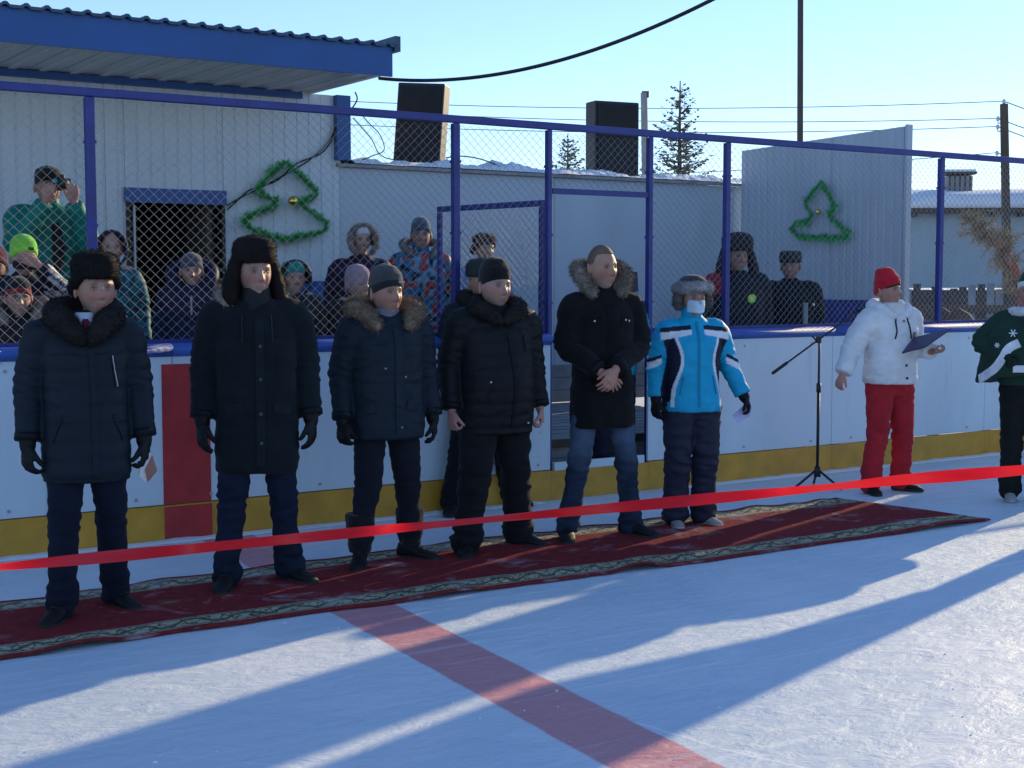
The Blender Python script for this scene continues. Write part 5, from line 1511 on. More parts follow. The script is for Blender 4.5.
# 1: fur hat, black fur collar, shirt and tie
p1 = person('man in round black fur hat, navy quilted coat with fur collar, shirt and tie', feet=((63, 622), (116, 608)), H=1.715, rot=22, head_yaw=9, headdx=.06, build=1.02,
            jacket=dict(hem=.66, col=(.008, .013, .022), disp=quilt(.0055, .085, .004, 1), sleeve=1.12, flare=1.02, mat='nylon'), trousers=dict(col=(.008, .011, .024), wide=.98), shoe_dirs=(-6, 48), skin=(0.351, 0.203, 0.148), seed=1, wide=1.06,
            curl=(.8, .9))
ushanka(p1, *FURBLK, blades=7000, h=.158, wide=1.06)
shawl(p1, FURBLK, 5000, .052, drop=.035)
z = p1.shz
m_ = MB(); m_.col = (.62, .66, .74); m_.loft(torso_rings([(z - .03, .060, .056, -.055), (z + .04, .052, .052, -.040), (z + .075, .050, .052, -.028)])); sh = vox_part('shirt_collar', m_, .006, 'cloth', p1.root, col=(.62, .66, .74), smooth=1)[0]
m_ = MB(); m_.col = (.10, .012, .02); m_.loft([ring(0.0, -.112, z + .045, .013, .008, 8), ring(0, -.120, z + .025, .018, .011, 8), ring(0, -.124, z + .012, .013, .008, 8), ring(0, -.135, z - .03, .022, .006, 8), ring(0, -.137, z - .045, .020, .006, 8)]); m_.build('tie', M['cloth'], p1.root, True)
strip(p1.surf, [(.02, z - .10), (.028, 1.1), (.03, .9), (.03, .68)], .030, .003, 'placket', 'nylon', p1.root, (.008, .013, .022))
strip(p1.surf, [(.115, z - .13), (.125, z - .20), (.135, z - .27)], .016, .002, 'pocket_welt', 'nylon', p1.root, (.005, .007, .010))
strip(p1.surf, [(.115, z - .13), (.125, z - .20), (.137, z - .275)], .004, .006, 'pocket_zip', 'plain', p1.root, (.35, .36, .38))
for sg in (-1, 1): strip(p1.surf, [(sg * .12, .98), (sg * .165, .86)], .018, .004, 'pocket_flap', 'nylon', p1.root, (.007, .011, .02))
# 2: tall man, long coat, ushanka with flaps down
p2 = person('man in long dark parka and black fur hat with ear flaps hanging down', feet=((227, 590), (290, 582)), H=1.80, rot=14, head_yaw=15, build=1.02,
            jacket=dict(hem=.62, col=(.008, .012, .015), disp=wrinkle(.007, 7, 2), sleeve=1.10, mat='cloth', flare=1.02), trousers=dict(col=(.009, .015, .034), mat='denim', wide=.94, wr=.012), shoe_dirs=(2, 50), skin=(0.374, 0.226, 0.172), seed=2, curl=(.5, .6))
ushanka(p2, (.009, .006, .006), (.030, .020, .018), flaps=True, blades=7500, h=.165, wide=1.04)
neck_tube(p2, (.012, .014, .018), .078, .085, 'high_collar', 'nylon')
GB = ((.20, .16, .125), (.42, .36, .29))
z = p2.shz; fur_roll(p2, [Vector((-.150, -.060, z + .045)), Vector((-.165, .01, z + .075)), Vector((-.12, .09, z + .09)), Vector((0, .14, z + .09)), Vector((.12, .09, z + .08)), Vector((.15, .01, z + .06))], [.028, .040, .040, .038, .036, .026], GB, 2200, 'fur_hood_trim', length=.026)
z = p2.shz
strip(p2.surf, [(.01, z - .04), (.012, 1.1), (.012, .85), (.01, .66)], .045, .004, 'storm_flap', 'cloth', p2.root, (.010, .015, .019))
for zz in (1.28, 1.11, .93, .78): disc(p2.surf, .012, zz, .009, 'button', 'plain', p2.root, (.03, .035, .04), .010)
for sg in (-1, 1):
    strip(p2.surf, [(sg * .08, .96), (sg * .165, .95)], .05, .005, 'pocket_flap', 'cloth', p2.root, (.011, .016, .02))
    strip(p2.surf, [(sg * .075, z - .02), (sg * .078, z - .16)], .006, .006, 'drawcord', 'knit', p2.root, (.02, .022, .026))
# 3: knitted beanie with badge, brown fur hood trim
p3 = person('man in dark beanie with small badge and navy parka with brown fur hood trim', feet=((362, 568), (412, 560)), H=1.685, rot=26, head_yaw=14, build=1.12,
            jacket=dict(hem=.73, col=(.009, .016, .026), disp=quilt(.003, .13, .006, 5), sleeve=1.10, mat='nylon'), trousers=dict(col=(.010, .012, .020), wide=1.0, cuff=.10), shoe_dirs=(0, 62), skin=(0.367, 0.211, 0.156), seed=3, curl=(.9, .7))
beanie(p3, (.055, .058, .062), cuffcol=(.020, .021, .024), logo=(.022, .038, .012, (.30, .31, .33)), h=.150)
neck_tube(p3, (.16, .17, .22), .070, .06, 'scarf')
hood_ruff(p3, ((.09, .062, .04), (.34, .25, .17)), 5200, up=-.0, spread=1.08, r=.044, low=.0, fx=.10, front=-.11)
z = p3.shz
strip(p3.surf, [(.02, z - .02), (.022, 1.15), (.022, .95), (.02, .76)], .048, .004, 'storm_flap', 'nylon', p3.root, (.010, .018, .028))
for x_, z_ in ((-.06, 1.13), (.06, 1.08), (.03, .80)): disc(p3.surf, x_, z_, .006, 'snap', 'plain', p3.root, (.2, .2, .22), .007)
for sg in (-1, 1): strip(p3.surf, [(sg * .07, .93), (sg * .16, .90)], .055, .004, 'pocket_flap', 'nylon', p3.root, (.010, .018, .03))
for i, q in enumerate(p3.root.children): pass
for px, py in ((362, 568), (412, 560)):
    inv = Matrix.Rotation(-R(26), 3, 'Z'); f_ = inv @ (G(px, py) - p3.root.location); m_ = MB()
    m_.loft([ring(f_.x, f_.y + .03, zz, r_, r_, 18) for zz, r_ in ((.09, .058), (.14, .066), (.22, .074), (.29, .080), (.305, .074))])
    vox_part('leg_gaiter', m_, .009, 'knit', p3.root, col=(.012, .012, .014), disp=wrinkle(.006, 14, 2, 2.2))
# 4: black beanie, quilted jacket with fur collar, bare hands
p4 = person('stout man in black beanie and shiny black quilted jacket with fur collar, bare hands hanging', feet=((468, 556), (520, 546)), H=1.72, rot=22, head_yaw=12, build=1.16, hands=('bare', 'bare'), curl=(1.25, 1.15),
            jacket=dict(hem=.72, col=(.008, .009, .011), disp=quilt(.0065, .075, .004, 8), sleeve=1.10, mat='nylon', belly=.035), trousers=dict(col=(.010, .010, .012), wide=1.22, wr=.013), shoe_dirs=(0, 55), skin=(0.367, 0.234, 0.187), seed=4, wide=1.08)
beanie(p4, (.010, .009, .010), cuff=False, h=.160)
shawl(p4, FURBLK, 4200, .046)
z = p4.shz
strip(p4.surf, [(.03, z - .09), (.045, 1.15), (.055, 1.0), (.05, .76)], .022, .004, 'zip', 'nylon', p4.root, (.006, .006, .007))
for x_, z_ in ((-.10, 1.03), (.155, .78)): disc(p4.surf, x_, z_, .006, 'snap', 'plain', p4.root, (.45, .45, .45), .007)
strip(p4.surf, [(-.085, 1.04), (-.11, .92)], .02, .004, 'pocket_welt', 'nylon', p4.root, (.006, .006, .007))
strip(p4.surf, [(.13, 1.30), (.14, 1.20)], .014, .004, 'pocket_welt', 'nylon', p4.root, (.006, .006, .007))
# 5: bare-headed man, hands clasped in front, jeans
kk = 1.84 / 1.78
armsL = ((.055, -.02, -.27), (-.085, -.185, -.41), ((.15, .9, -.2), (-.1, -.2, .9)), (.75, -.22, -.62))
armsR = ((.055, -.02, -.27), (-.185, -.225, -.395), ((-.2, .9, -.1), (.1, -.2, .9)), (-.60, -.30, -.74))
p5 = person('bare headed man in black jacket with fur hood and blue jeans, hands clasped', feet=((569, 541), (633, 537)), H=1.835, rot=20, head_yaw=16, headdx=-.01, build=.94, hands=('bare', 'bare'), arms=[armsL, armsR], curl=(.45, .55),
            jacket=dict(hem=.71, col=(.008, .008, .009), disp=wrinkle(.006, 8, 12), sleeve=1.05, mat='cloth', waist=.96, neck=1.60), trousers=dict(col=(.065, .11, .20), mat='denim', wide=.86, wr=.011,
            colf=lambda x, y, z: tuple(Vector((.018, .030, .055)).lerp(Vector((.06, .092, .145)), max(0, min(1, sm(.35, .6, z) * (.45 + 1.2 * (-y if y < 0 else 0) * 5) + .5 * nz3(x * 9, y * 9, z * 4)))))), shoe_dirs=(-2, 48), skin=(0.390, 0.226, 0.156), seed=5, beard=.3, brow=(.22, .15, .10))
hood_ruff(p5, ((.07, .06, .05), (.34, .29, .23)), 6000, up=.10, spread=.92, r=.038, low=.05, front=-.075, fx=.10)
# cropped hair shell
m_ = MB(); nth, nph = 40, 16; Vh = []
for i in range(nph + 1):
    ph = (i / nph) * 1.0
    for j in range(nth):
        th = 2 * math.pi * j / nth; lim = .98 - .06 * math.cos(th) if math.cos(th) > .25 else 1.95
        if -.2 < math.cos(th) <= .25: lim = 1.40
        a = ph * lim
        Vh.append(H_(p5, .0735 * math.sin(a) ** .92 * math.sin(th) * (1 - .06 * math.cos(th)), -.0975 * math.sin(a) * math.cos(th) + .004, .1275 * math.cos(a) + .0005))
f = []
for i in range(nph):
    for j in range(nth):
        a = i * nth + j; b_ = i * nth + (j + 1) % nth; f.append((a, b_, b_ + nth, a + nth))
m_.merge(Vh, f, [(.12, .085, .06)] * len(Vh)); ho = m_.build('hair', M['hair'], p5.root, True); md = ho.modifiers.new('s', 'SOLIDIFY'); md.thickness = .0035; md.offset = 0
z = p5.shz
strip(p5.surf, [(.0, z - .02), (.0, 1.2)], .040, .003, 'storm_flap', 'cloth', p5.root, (.006, .006, .007))
for x_, z_ in ((-.105, 1.37), (.125, 1.37), (.10, 1.375)): disc(p5.surf, x_, z_, .006, 'snap', 'plain', p5.root, (.5, .5, .5), .007)
for sg in (-1, 1): strip(p5.surf, [(sg * .07, 1.37), (sg * .15, 1.365)], .05, .004, 'pocket_flap', 'cloth', p5.root, (.007, .007, .008)); strip(p5.surf, [(sg * .08, .98), (sg * .165, .96)], .055, .004, 'pocket_flap', 'cloth', p5.root, (.007, .007, .008))
# 6: woman in bright blue ski jacket with face mask
CY = Vector((.010, .34, .56)); DK = Vector((.012, .014, .035)); WH = Vector((.66, .70, .76))
def ski(x, y, z):
    ax = abs(x)
    if ax < .235 and y < .11 and y > -.3:
        zt_ = 1.335 - .10 * ax
        if z < zt_ and z > zt_ - .030 and ax > .045: return DK
        if z <= zt_ - .030 and z > zt_ - .062 - .10 * (ax - .045) and ax > .045: return WH
        xe = .175 - .085 * sm(.78, 1.02, z) + .05 * sm(1.05, 1.27, z)
        xe = .178 - .06 * gs(z - 1.10, .15)
        if z < 1.27:
            if ax > xe and ax < xe + .07 and z > .83: return DK
            if ax > xe - .020 and ax <= xe and z > .80: return WH
    if ax >= .225:
        zs = 1.085 - .45 * (ax - .25)
        if abs(z - zs) < .022: return WH
        if 0 < z - zs - .022 < .022 : return DK
        if x > 0 and z < .98 and y > -.02: return DK
    return CY
p6 = person('woman in bright turquoise ski jacket, grey fur hat and pale blue face mask', feet=((676, 527), (704, 525)), H=1.625, rot=14, head_yaw=4, build=1.04, female=True, hands=('glove', 'glove'), curl=(.6, .9),
            arms=[((.075, .03, -.27), (.100, -.02, -.50)), ((.11, .02, -.26), (.20, -.06, -.49))],
            jacket=dict(hem=.765, col=tuple(CY), colf=ski, disp=wrinkle(.005, 8, 21), sleeve=1.08, mat='nylon', vox=.0062, waist=.94, neck=1.58), trousers=dict(col=(.022, .024, .045), wide=1.22, wr=.012, mat='nylon'), shoes=(.30, .28, .26), sole=(.5, .48, .45), shoe_dirs=(6, 40), skin=(0.390, 0.234, 0.179), seed=6)
m = hat_surface(p6, [(.045, .09, .105, .006), (.08, .098, .114, .008), (.125, .090, .105, .010), (.152, .055, .065, .012), (.158, .02, .02, .012)])
hb = vox_part('knitted_crown', m, .007, 'knit', p6.root, col=(.035, .035, .04), smooth=2)[0]
GF = ((.13, .13, .135), (.42, .42, .43))
pts = [H_(p6, .098 * math.sin(a), .006 - .110 * math.cos(a), .066 + .010 * math.cos(a)) for a in [2 * math.pi * i / 14 for i in range(15)]]
fur_roll(p6, pts, [.034, .034] + [.036] * 13, GF, 4200, 'fur_band', length=.014, parent=hb, droop=0)
for sg in (-1, 1):
    fur_roll(p6, [H_(p6, sg * .105, .0, .02), H_(p6, sg * .112, .0, -.03), H_(p6, sg * .105, -.01, -.06)], [.03, .034, .02], ((.05, .045, .045), (.16, .14, .13)), 700, 'ear_flap', length=.014, parent=hb)
# mask
mk = MB(); V_ = []; nu, nv = 18, 12
for i in range(nu + 1):
    for j in range(nv + 1):
        a = (i / nu - .5) * 2.35; zz = -.015 - .085 * j / nv
        bul = .020 * gs(zz + .045, .035) * math.cos(a * .9)
        V_.append(H_(p6, (.072 - .10 * max(0, -zz - .06)) * math.sin(a), -(.100 + bul - .0 * j) * math.cos(a) * (1 - .0 * zz) - .001 + .0022 * (j % 3 == 0), zz + .006 * abs(a)))
f = []
for i in range(nu):
    for j in range(nv):
        a = i * (nv + 1) + j; f.append((a, a + 1, a + nv + 2, a + nv + 1))
mk.merge(V_, f, [(.50, .66, .78)] * len(V_)); mo = mk.build('face_mask', M['cloth'], p6.root, True); md = mo.modifiers.new('s', 'SOLIDIFY'); md.thickness = .002
z = p6.shz
strip(p6.surf, [(.0, z + .03), (.0, 1.1), (.0, .80)], .016, .003, 'zip', 'nylon', p6.root, (.008, .22, .38))
for sg in (-1, 1): strip(p6.surf, [(sg * .10, 1.0), (sg * .125, .88)], .008, .003, 'pocket_zip', 'nylon', p6.root, (.008, .2, .34))
# 7: announcer, white puffer, red beanie and trousers, folder
WJ = (.70, .70, .71)
p7 = person('woman in white puffer jacket, red beanie and red trousers reading from a dark folder', feet=((872, 494), (903, 491)), H=1.665, rot=24, head_yaw=18, head_pitch=-6, headdx=-.045, build=1.10, female=True, hands=('bare', 'bare'), curl=(.8, 1.1),
            arms=[((.16, .03, -.23), (.285, .0, -.455)), ((.10, .06, -.26), (.035, -.24, -.285), ((-.3, .6, .6), (-.1, -.6, .8)), (.35, -.9, .05))],
            jacket=dict(hem=.84, col=WJ, disp=quilt(.006, .13, .006, 31), sleeve=1.28, mat='nylon', neck=1.565, flare=1.0), trousers=dict(col=(.42, .022, .030), wide=1.12, wr=.010, cuff=.04), shoe_dirs=(10, 55), skin=(0.406, 0.234, 0.176), seed=7)
RD = (.50, .015, .030)
b7 = beanie(p7, RD, cuff=True, h=.180, slouch=.012, low=.012)
m_ = MB(); m_.col = (.03, .02, .016); m_.tube([H_(p7, .071 * math.sin(a), -.002 - .094 * math.cos(a), .048 - .03 * abs(math.sin(a))) for a in [2.6 * (j / 12 - .5) for j in range(13)]], .008, 8); m_.build('hair_fringe', M['hair'], p7.root, True)
neck_tube(p7, (.62, .62, .63), .088, .07, 'hood_collar', 'nylon')
z = p7.shz
hp = [Vector((.06, -.10, z + .00)), Vector((.12, -.03, z + .05)), Vector((.10, .09, z + .07)), Vector((0, .14, z + .07)), Vector((-.10, .09, z + .07)), Vector((-.12, -.03, z + .05)), Vector((-.06, -.10, z + .0))]
m_ = MB(); m_.tube(catmull(hp, 4), lerpr([.03, .045, .055, .06, .055, .045, .03], 4), 14, round_ends=True); vox_part('hood', m_, .009, 'nylon', p7.root, col=WJ, disp=wrinkle(.006, 12, 3))
for sg in (-1, 1): strip(p7.surf, [(sg * .055, z - .02), (sg * .06, z - .09), (sg * .075, z - .17)], .008, .007, 'drawcord', 'knit', p7.root, (.02, .02, .03))
disc(p7.surf, .115, z - .155, .03, 'emblem', 'plain', p7.root, (.10, .035, .05), .003, poly=[(.027 * math.cos(t_), .036 * math.sin(t_)) for t_ in [2 * math.pi * j / 16 for j in range(16)]])
disc(p7.surf, .115, z - .155, .02, 'emblem_centre', 'plain', p7.root, (.32, .22, .22), .0045, poly=[(.012 * math.cos(t_), .018 * math.sin(t_)) for t_ in [2 * math.pi * j / 16 for j in range(16)]])
strip(p7.surf, [(.09, z - .22), (.115, z - .235), (.145, z - .215)], .010, .002, 'emblem_swoosh', 'plain', p7.root, (.03, .03, .06))
strip(p7.surf, [(.095, z - .205), (.12, z - .222), (.135, z - .245)], .006, .002, 'emblem_swoosh', 'plain', p7.root, (.03, .03, .06))
for zz in (.885, .98): disc(p7.surf, .03, zz, .010, 'snap', 'plain', p7.root, (.03, .03, .04), .008)
disc(p7.surf, .02, z - .04, .010, 'snap', 'plain', p7.root, (.2, .2, .2), .008)
# folder held in her left hand
W7 = p7.root.matrix_basis @ (p7.arms[1][2] + Vector((.02, -.085, .02)))
Yf = W7.y - .06
q = [at_depth(902, 353, Yf + .02), at_depth(914, 338, Yf + .14), at_depth(951, 329, Yf + .10), at_depth(925, 347, Yf - .05)]
nn = (q[1] - q[0]).cross(q[3] - q[0]).normalized()
m_ = MB(); m_.col = (.055, .045, .095); m_.loft([[p - nn * .006 for p in q], [p + nn * .006 for p in q]])
fo = recalc(m_.build('folder', M['plain'])); tag(fo, 'dark purple folder with pale pattern held open by the woman in white', 'folder')
for (a_, b_) in ((.25, .3), (.45, .55), (.65, .35), (.55, .75), (.3, .65), (.75, .65)):
    c_ = q[0].lerp(q[1], a_).lerp(q[3].lerp(q[2], a_), b_); side_ = -1 if nn.y > 0 else 1
    m_ = MB(); m_.col = (.25, .24, .32); e1_ = (q[3] - q[0]).normalized() * .012; e2_ = (q[1] - q[0]).normalized() * .009
    m_.add([c_ + nn * side_ * .0075 + v for v in (e1_, e2_, -e1_, -e2_)], [(0, 1, 2, 3)]); m_.build('printed_flake', M['plain'], fo)
# 8: figure in green cape at the right edge
GR = Vector((.018, .045, .032))
def cape(x, y, z):
    return tuple(GR)
def green_person(px, py, label, full=False):
    g = G(px, py)
    p = person(label, base=Vector((g.x, g.y, 0)), H=1.66, rot=-20, head_yaw=-4, build=1.05, female=True, hands=('glove', 'glove'), glovecol=(.012, .02, .016),
               arms=[((.17, -.02, -.20), (.02, -.20, -.30)), ((.17, -.02, -.20), (.02, -.20, -.30))],
               jacket=dict(hem=.86, col=tuple(GR), disp=wrinkle(.006, 8, 41), sleeve=1.1, mat='cloth'), trousers=dict(col=(.012, .014, .013), wide=1.1), shoes=(.34, .33, .32), sole=(.35, .34, .32), shoe_dirs=(-15, 15), seed=8, group=None)
    k = p.k; z = p.shz
    m_ = MB()
    m_.loft(torso_rings([(.865, .36, .22, -.02), (.90, .35, .22, -.02), (1.0, .335, .22, -.02), (1.15, .30, .21, -.02), (1.28, .255, .17, 0), (z, .15, .11, .01), (z + .05, .085, .085, 0)]))
    m_.v = [(x, y, zz + (.11 * max(0, 1 - abs(x + .05) / .32) * sm(1.1, .87, zz) if y < 0 else .0)) for x, y, zz in m_.v]
    co, V, F4 = vox_part('cape', m_, .010, 'cloth', p.root, col=tuple(GR), disp=wrinkle(.010, 5, 44, .5))
    sf = Surf(V, F4)
    strip(sf, [(-.325, .90), (-.29, .925), (-.22, .985), (-.17, 1.06), (-.13, 1.13), (-.06, 1.17)], .062, .010, 'fur_edge', 'fur', p.root, (.66, .68, .72))
    strip(sf, [(-.10, .985), (.0, .985), (.12, .96), (.24, .91), (.31, .89)], .05, .010, 'fur_edge', 'fur', p.root, (.66, .68, .72))
    for (x_, z_, r_) in ((-.105, z - .11, .028), (-.21, 1.15, .018), (.1, 1.2, .02)):
        for q_ in range(3):
            a_ = math.pi * q_ / 3; strip(sf, [(x_ - r_ * math.cos(a_), z_ - r_ * math.sin(a_)), (x_ + r_ * math.cos(a_), z_ + r_ * math.sin(a_))], .007, .003, 'snowflake_arm', 'plain', p.root, (.7, .75, .8), per=3)
    fur_roll(p, [Vector((.115 * math.sin(a), .01 - .105 * math.cos(a), z + .035 + .01 * math.cos(a))) for a in [2 * math.pi * i / 12 for i in range(13)]], [.034] * 13, ((.55, .57, .6), (.75, .76, .78)), 900, 'fur_collar', length=.012)
    b = beanie(p, (.015, .05, .035), cuff=True, cuffcol=(.66, .67, .70), h=.16, low=.020)
    return p
p8 = green_person(1024, 501, 'person in dark green cape with white fur edges and white snowflakes at the right edge')

# ---- papers
def paper(pts, cols, label, name='paper', thick=.0015):
    m_ = MB(); m_.col = cols
    n = (pts[1] - pts[0]).cross(pts[2] - pts[0]).normalized() * thick
    m_.loft([[p - n for p in pts], [p + n for p in pts]]); return tag(recalc(m_.build(name, M['plain'])), label, 'paper')
def in_hand(P, i, dz=-.105, dy=-.03):
    S, E, W = P.arms[i]; hd = ((W - E).normalized() + Vector((0, 0, -.5))).normalized()
    return P.root.matrix_basis @ (W + hd * .10)
c_ = in_hand(p1, 1)
paper([c_ + Vector(v) for v in ((-.03, -.02, -.09), (-.01, -.03, .02), (.022, .0, .02), (.028, .01, -.06), (.0, .0, -.125))], (.66, .64, .64), 'folded white and brown paper held low by the man in the round fur hat', 'folded_paper', .003)
m_ = MB(); m_.col = (.30, .13, .09); q_ = [c_ + Vector(v) for v in ((.0, -.012, -.06), (.032, .002, .01), (.052, .012, -.07), (.008, .0, -.125))]; m_.loft([q_, [p + Vector((0, -.004, 0)) for p in q_]]); fold_ = recalc(m_.build('printed_fold', M['plain'])); fold_.parent = bpy.data.objects['folded_paper']
c_ = in_hand(p6, 1)
paper([c_ + Vector(v) for v in ((-.10, -.01, -.05), (-.03, -.02, .02), (.03, .0, .01), (.02, .02, -.05), (-.06, .01, -.10))], (.50, .50, .78), 'folded pale paper held low by the woman in the turquoise jacket', 'folded_paper', .004)

for P_, c_, zz in ((p1, (.005, .009, .016), .12), (p3, (.006, .011, .018), .11), (p5, (.004, .004, .005), .14), (p2, (.005, .008, .011), .13)):
    for sg in (-1, 1): strip(P_.surf, [(sg * .045, P_.shz - zz), (sg * .11, P_.shz - zz + .004), (sg * .165, P_.shz - zz - .004)], .005, .0015, 'yoke_seam', 'nylon', P_.root, c_)
for P_ in (p1, p2, p3, p4, p5):
    for i in range(2):
        S_, E_, W_ = P_.arms[i]; d_ = (W_ - E_).normalized(); m_ = MB(); m_.col = (.006, .007, .010)
        m_.tube([W_ - d_ * .035, W_ - d_ * .004], [.0605 * P_.k * 1.07] * 2, 18); m_.build('cuff_band', M['nylon'], P_.root, True)
# 9: man behind, on the ice by the boards
p9 = person('man in grey fur hat standing behind the stout man in black beanie', feet=((452, 514), (510, 505)), H=1.745, rot=20, head_yaw=4, build=1.05, hands=('glove', 'glove'), seed=9,
            jacket=dict(hem=.75, col=(.010, .016, .026), disp=quilt(.004, .08, .004, 51), mat='nylon', sleeve=1.05), trousers=dict(col=(.010, .010, .013)), shoe_dirs=(0, 55), skin=(0.351, 0.218, 0.156))
m = hat_surface(p9, [(.03, .098, .115, .006), (.05, .106, .124, .006), (.085, .106, .124, .006), (.12, .095, .11, .006), (.145, .06, .07, .006), (.15, .02, .03, .006)])
vox_part('fur_hat', m, .008, 'fur', p9.root, col=(.03, .035, .04), fur=(1500, .012, 4, ((.02, .024, .028), (.09, .10, .11)), .1))
shawl(p9, FURBLK, 1500, .044)

# ------------------------------------------------------------------ spectators behind the boards
SG = 'spectators behind the rink boards'
def spect(label, px, pytop, w, zb, hatx=.03, **kw):
    s_ = S_at(px, w); b = F(s_, w, zb); H = on_w(px, pytop, w).z - zb - hatx
    kw.setdefault('jacket', dict(hem=.6 * H / 1.7, col=(.012, .014, .03)))
    kw.setdefault('trousers', dict(col=(.015, .015, .02)))
    hk_ = kw.pop('headscale', 1.06)
    return person(label, base=b, H=H, detail='far', group=SG, headscale=hk_, **kw)
BARE = ('bare', 'bare')
# photographer in green standing on a bench
bx_ = F(S_at(52, 1.75), 1.75, DZ)
be = empty('bench', tuple(bx_), ANG); tag(be, 'low wooden bench on the deck under the photographer in green', 'bench')
MB().box((0, 0, .21), (1.1, .34, .04)).build('seat', M['wood_grey'], be)
for x in (-.45, .45): MB().box((x, 0, .095), (.06, .3, .19)).build('leg', M['wood_grey'], be)
pa = spect('photographer in bright green jacket and black cap holding a camera to the face', 50, 163, 1.75, DZ + .23, .03, rot=26, head_yaw=10, build=1.12, hands=BARE, curl=(.9, 1.0), seed=21,
           arms=[((.04, -.16, -.22), (-.14, -.27, .07), ((.2, .9, .1), (.6, 0, .6)), (.2, -.3, .95)), ((.06, -.16, -.22), (-.06, -.28, .07), ((-.2, .9, 0), (-.3, 0, 1)), (-.1, -.3, .95))],
           jacket=dict(hem=.75, col=(.005, .17, .135), disp=wrinkle(.008, 7, 60), sleeve=1.15, mat='nylon', neck=1.56), skin=(0.328, 0.203, 0.148))
beanie(pa, (.012, .012, .014), cuff=False, h=.135, name='cap')
m_ = MB(); m_.col = (.012, .012, .014); m_.loft([[H_(pa, .075 * math.sin(a), -.09 - .075 * max(0, math.cos(a)), .045 + z_) for a in [math.pi * (j / 10 - .5) for j in range(11)]] for z_ in (0, .008)]); m_.build('cap_peak', M['cloth'], pa.root, True)
strip(pa.surf, [(.0, 1.38), (.0, 1.15), (.0, .8)], .012, .003, 'zip', 'nylon', pa.root, (.004, .09, .07))
for i in range(2):
    W_ = pa.arms[i][2]; 
cm = empty('camera_in_hand', tuple(pa.root.matrix_basis @ (pa.hc + pa.hr @ Vector((.035, -.165, .005)))), R(30)); tag(cm, 'black camera held up to the face by the photographer in green', 'camera')
bevel(MB().box((0, 0, 0), (.135, .06, .085)).build('camera_body', M['black'], cm), .008, 2)
MB().tube([(0, -.03, 0), (0, -.13, -.002)], [.034, .036], 14).build('lens', M['black'], cm, True)
bevel(MB().box((0, 0, .055), (.05, .05, .028)).build('viewfinder', M['black'], cm), .006, 1)
q = MB(); q.col = (.02, .45, .36); q.box((-.045, -.032, .02), (.030, .004, .024)); q.build('green_tag', M['plain'], cm)
fur_roll(pa, [Vector((.03, -.15, 1.36)), Vector((.04, -.17, 1.20)), Vector((.03, -.17, 1.08))], [.03, .036, .028], ((.01, .01, .012), (.03, .03, .035)), 400, 'camera_strap_bag')
# child in lime hat with striped sleeve, hand over the mouth
pb = spect('child in lime green knitted hat holding a hand to the mouth', 24, 233, .72, DZ, .03, rot=30, head_yaw=8, build=.95, hands=('bare', 'bare'), curl=(.5, .5), seed=22, headscale=1.04,
           arms=[((.05, -.02, -.27), (.12, -.22, -.36)), ((.16, -.10, -.13), (-.105, -.225, .12), ((-.1, 1, 0), (0, .1, 1)), (-.85, -.05, .45))],
           jacket=dict(hem=.65, col=(.014, .016, .030), sleeve=1.1, disp=wrinkle(.007, 8, 61), colf=lambda x, y, z: (.60, .62, .68) if (x > .11 and ((x * .6 + z * 1.0 + y * .35) / .042) % 1 < .42) else (.014, .016, .032)), skin=(0.390, 0.242, 0.187))
beanie(pb, (.20, .62, .05), cuffcol=(.24, .68, .06), h=.150, logo=(.01, .035, .02, (.03, .05, .03)))
m_ = MB(); m_.tube([H_(pb, .085 * math.sin(a), -.004 - .106 * math.cos(a), -.048) for a in [2.4 * (j / 14 - .5) for j in range(15)]], .032 * pb.hk, 10, flat=.6); vox_part('neck_warmer', m_, .008, 'knit', pb.root, col=(.014, .014, .02))
# small child with glasses
pc = spect('small child in dark hood and glasses at the boards below the lime green hat', 18, 274, .42, DZ - .12, .03, rot=22, head_yaw=4, build=.9, hands=('glove', 'glove'), seed=23, headscale=1.0,
           jacket=dict(hem=.5, col=(.012, .014, .022), disp=wrinkle(.006, 8, 62)), skin=(0.421, 0.281, 0.226))
beanie(pc, (.016, .016, .024), cuffcol=(.25, .03, .03), h=.145)
hood_ruff(pc, ((.09, .08, .07), (.28, .25, .22)), 900, up=.0, spread=.95, r=.040, low=.0, front=-.10)
gl = MB(); gl.col = (.03, .03, .04)
for sg in (-1, 1): gl.tube([H_(pc, sg * .033 + .024 * math.cos(a), -.108 + .004 * abs(math.cos(a)), -.002 + .018 * math.sin(a)) for a in [2 * math.pi * j / 14 for j in range(15)]], .0022, 5)
gl.tube([H_(pc, -.01, -.110, .0), H_(pc, .01, -.110, .0)], .002, 5); go_ = gl.build('glasses', M['plain'], pc.root); go_['kind'] = 'stuff'
# child peeking past the post
pd = spect('child in dark patterned winter hat and teal patterned jacket beside the thick fence post', 111, 226, 1.30, DZ, .03, rot=20, head_yaw=4, build=.78, hands=('glove', 'glove'), seed=24, headscale=1.04,
           jacket=dict(hem=.5, col=(.02, .12, .15), disp=wrinkle(.006, 8, 63), vox=.012, colf=lambda x, y, z: (.02, .19, .22) if nz3(x * 30, y * 30, z * 30) > 0 else (.015, .06, .10)), skin=(0.390, 0.250, 0.195))
hood_up(pd, (.018, .022, .05))
# far left edge
pe_ = spect('spectator in dark red hat cut off by the left edge of the picture', -6, 243, 1.0, DZ, .03, rot=20, head_yaw=0, build=1.0, seed=25, hands=('glove', 'glove'), jacket=dict(hem=.6, col=(.03, .012, .03)))
beanie(pe_, (.15, .03, .05), h=.145)
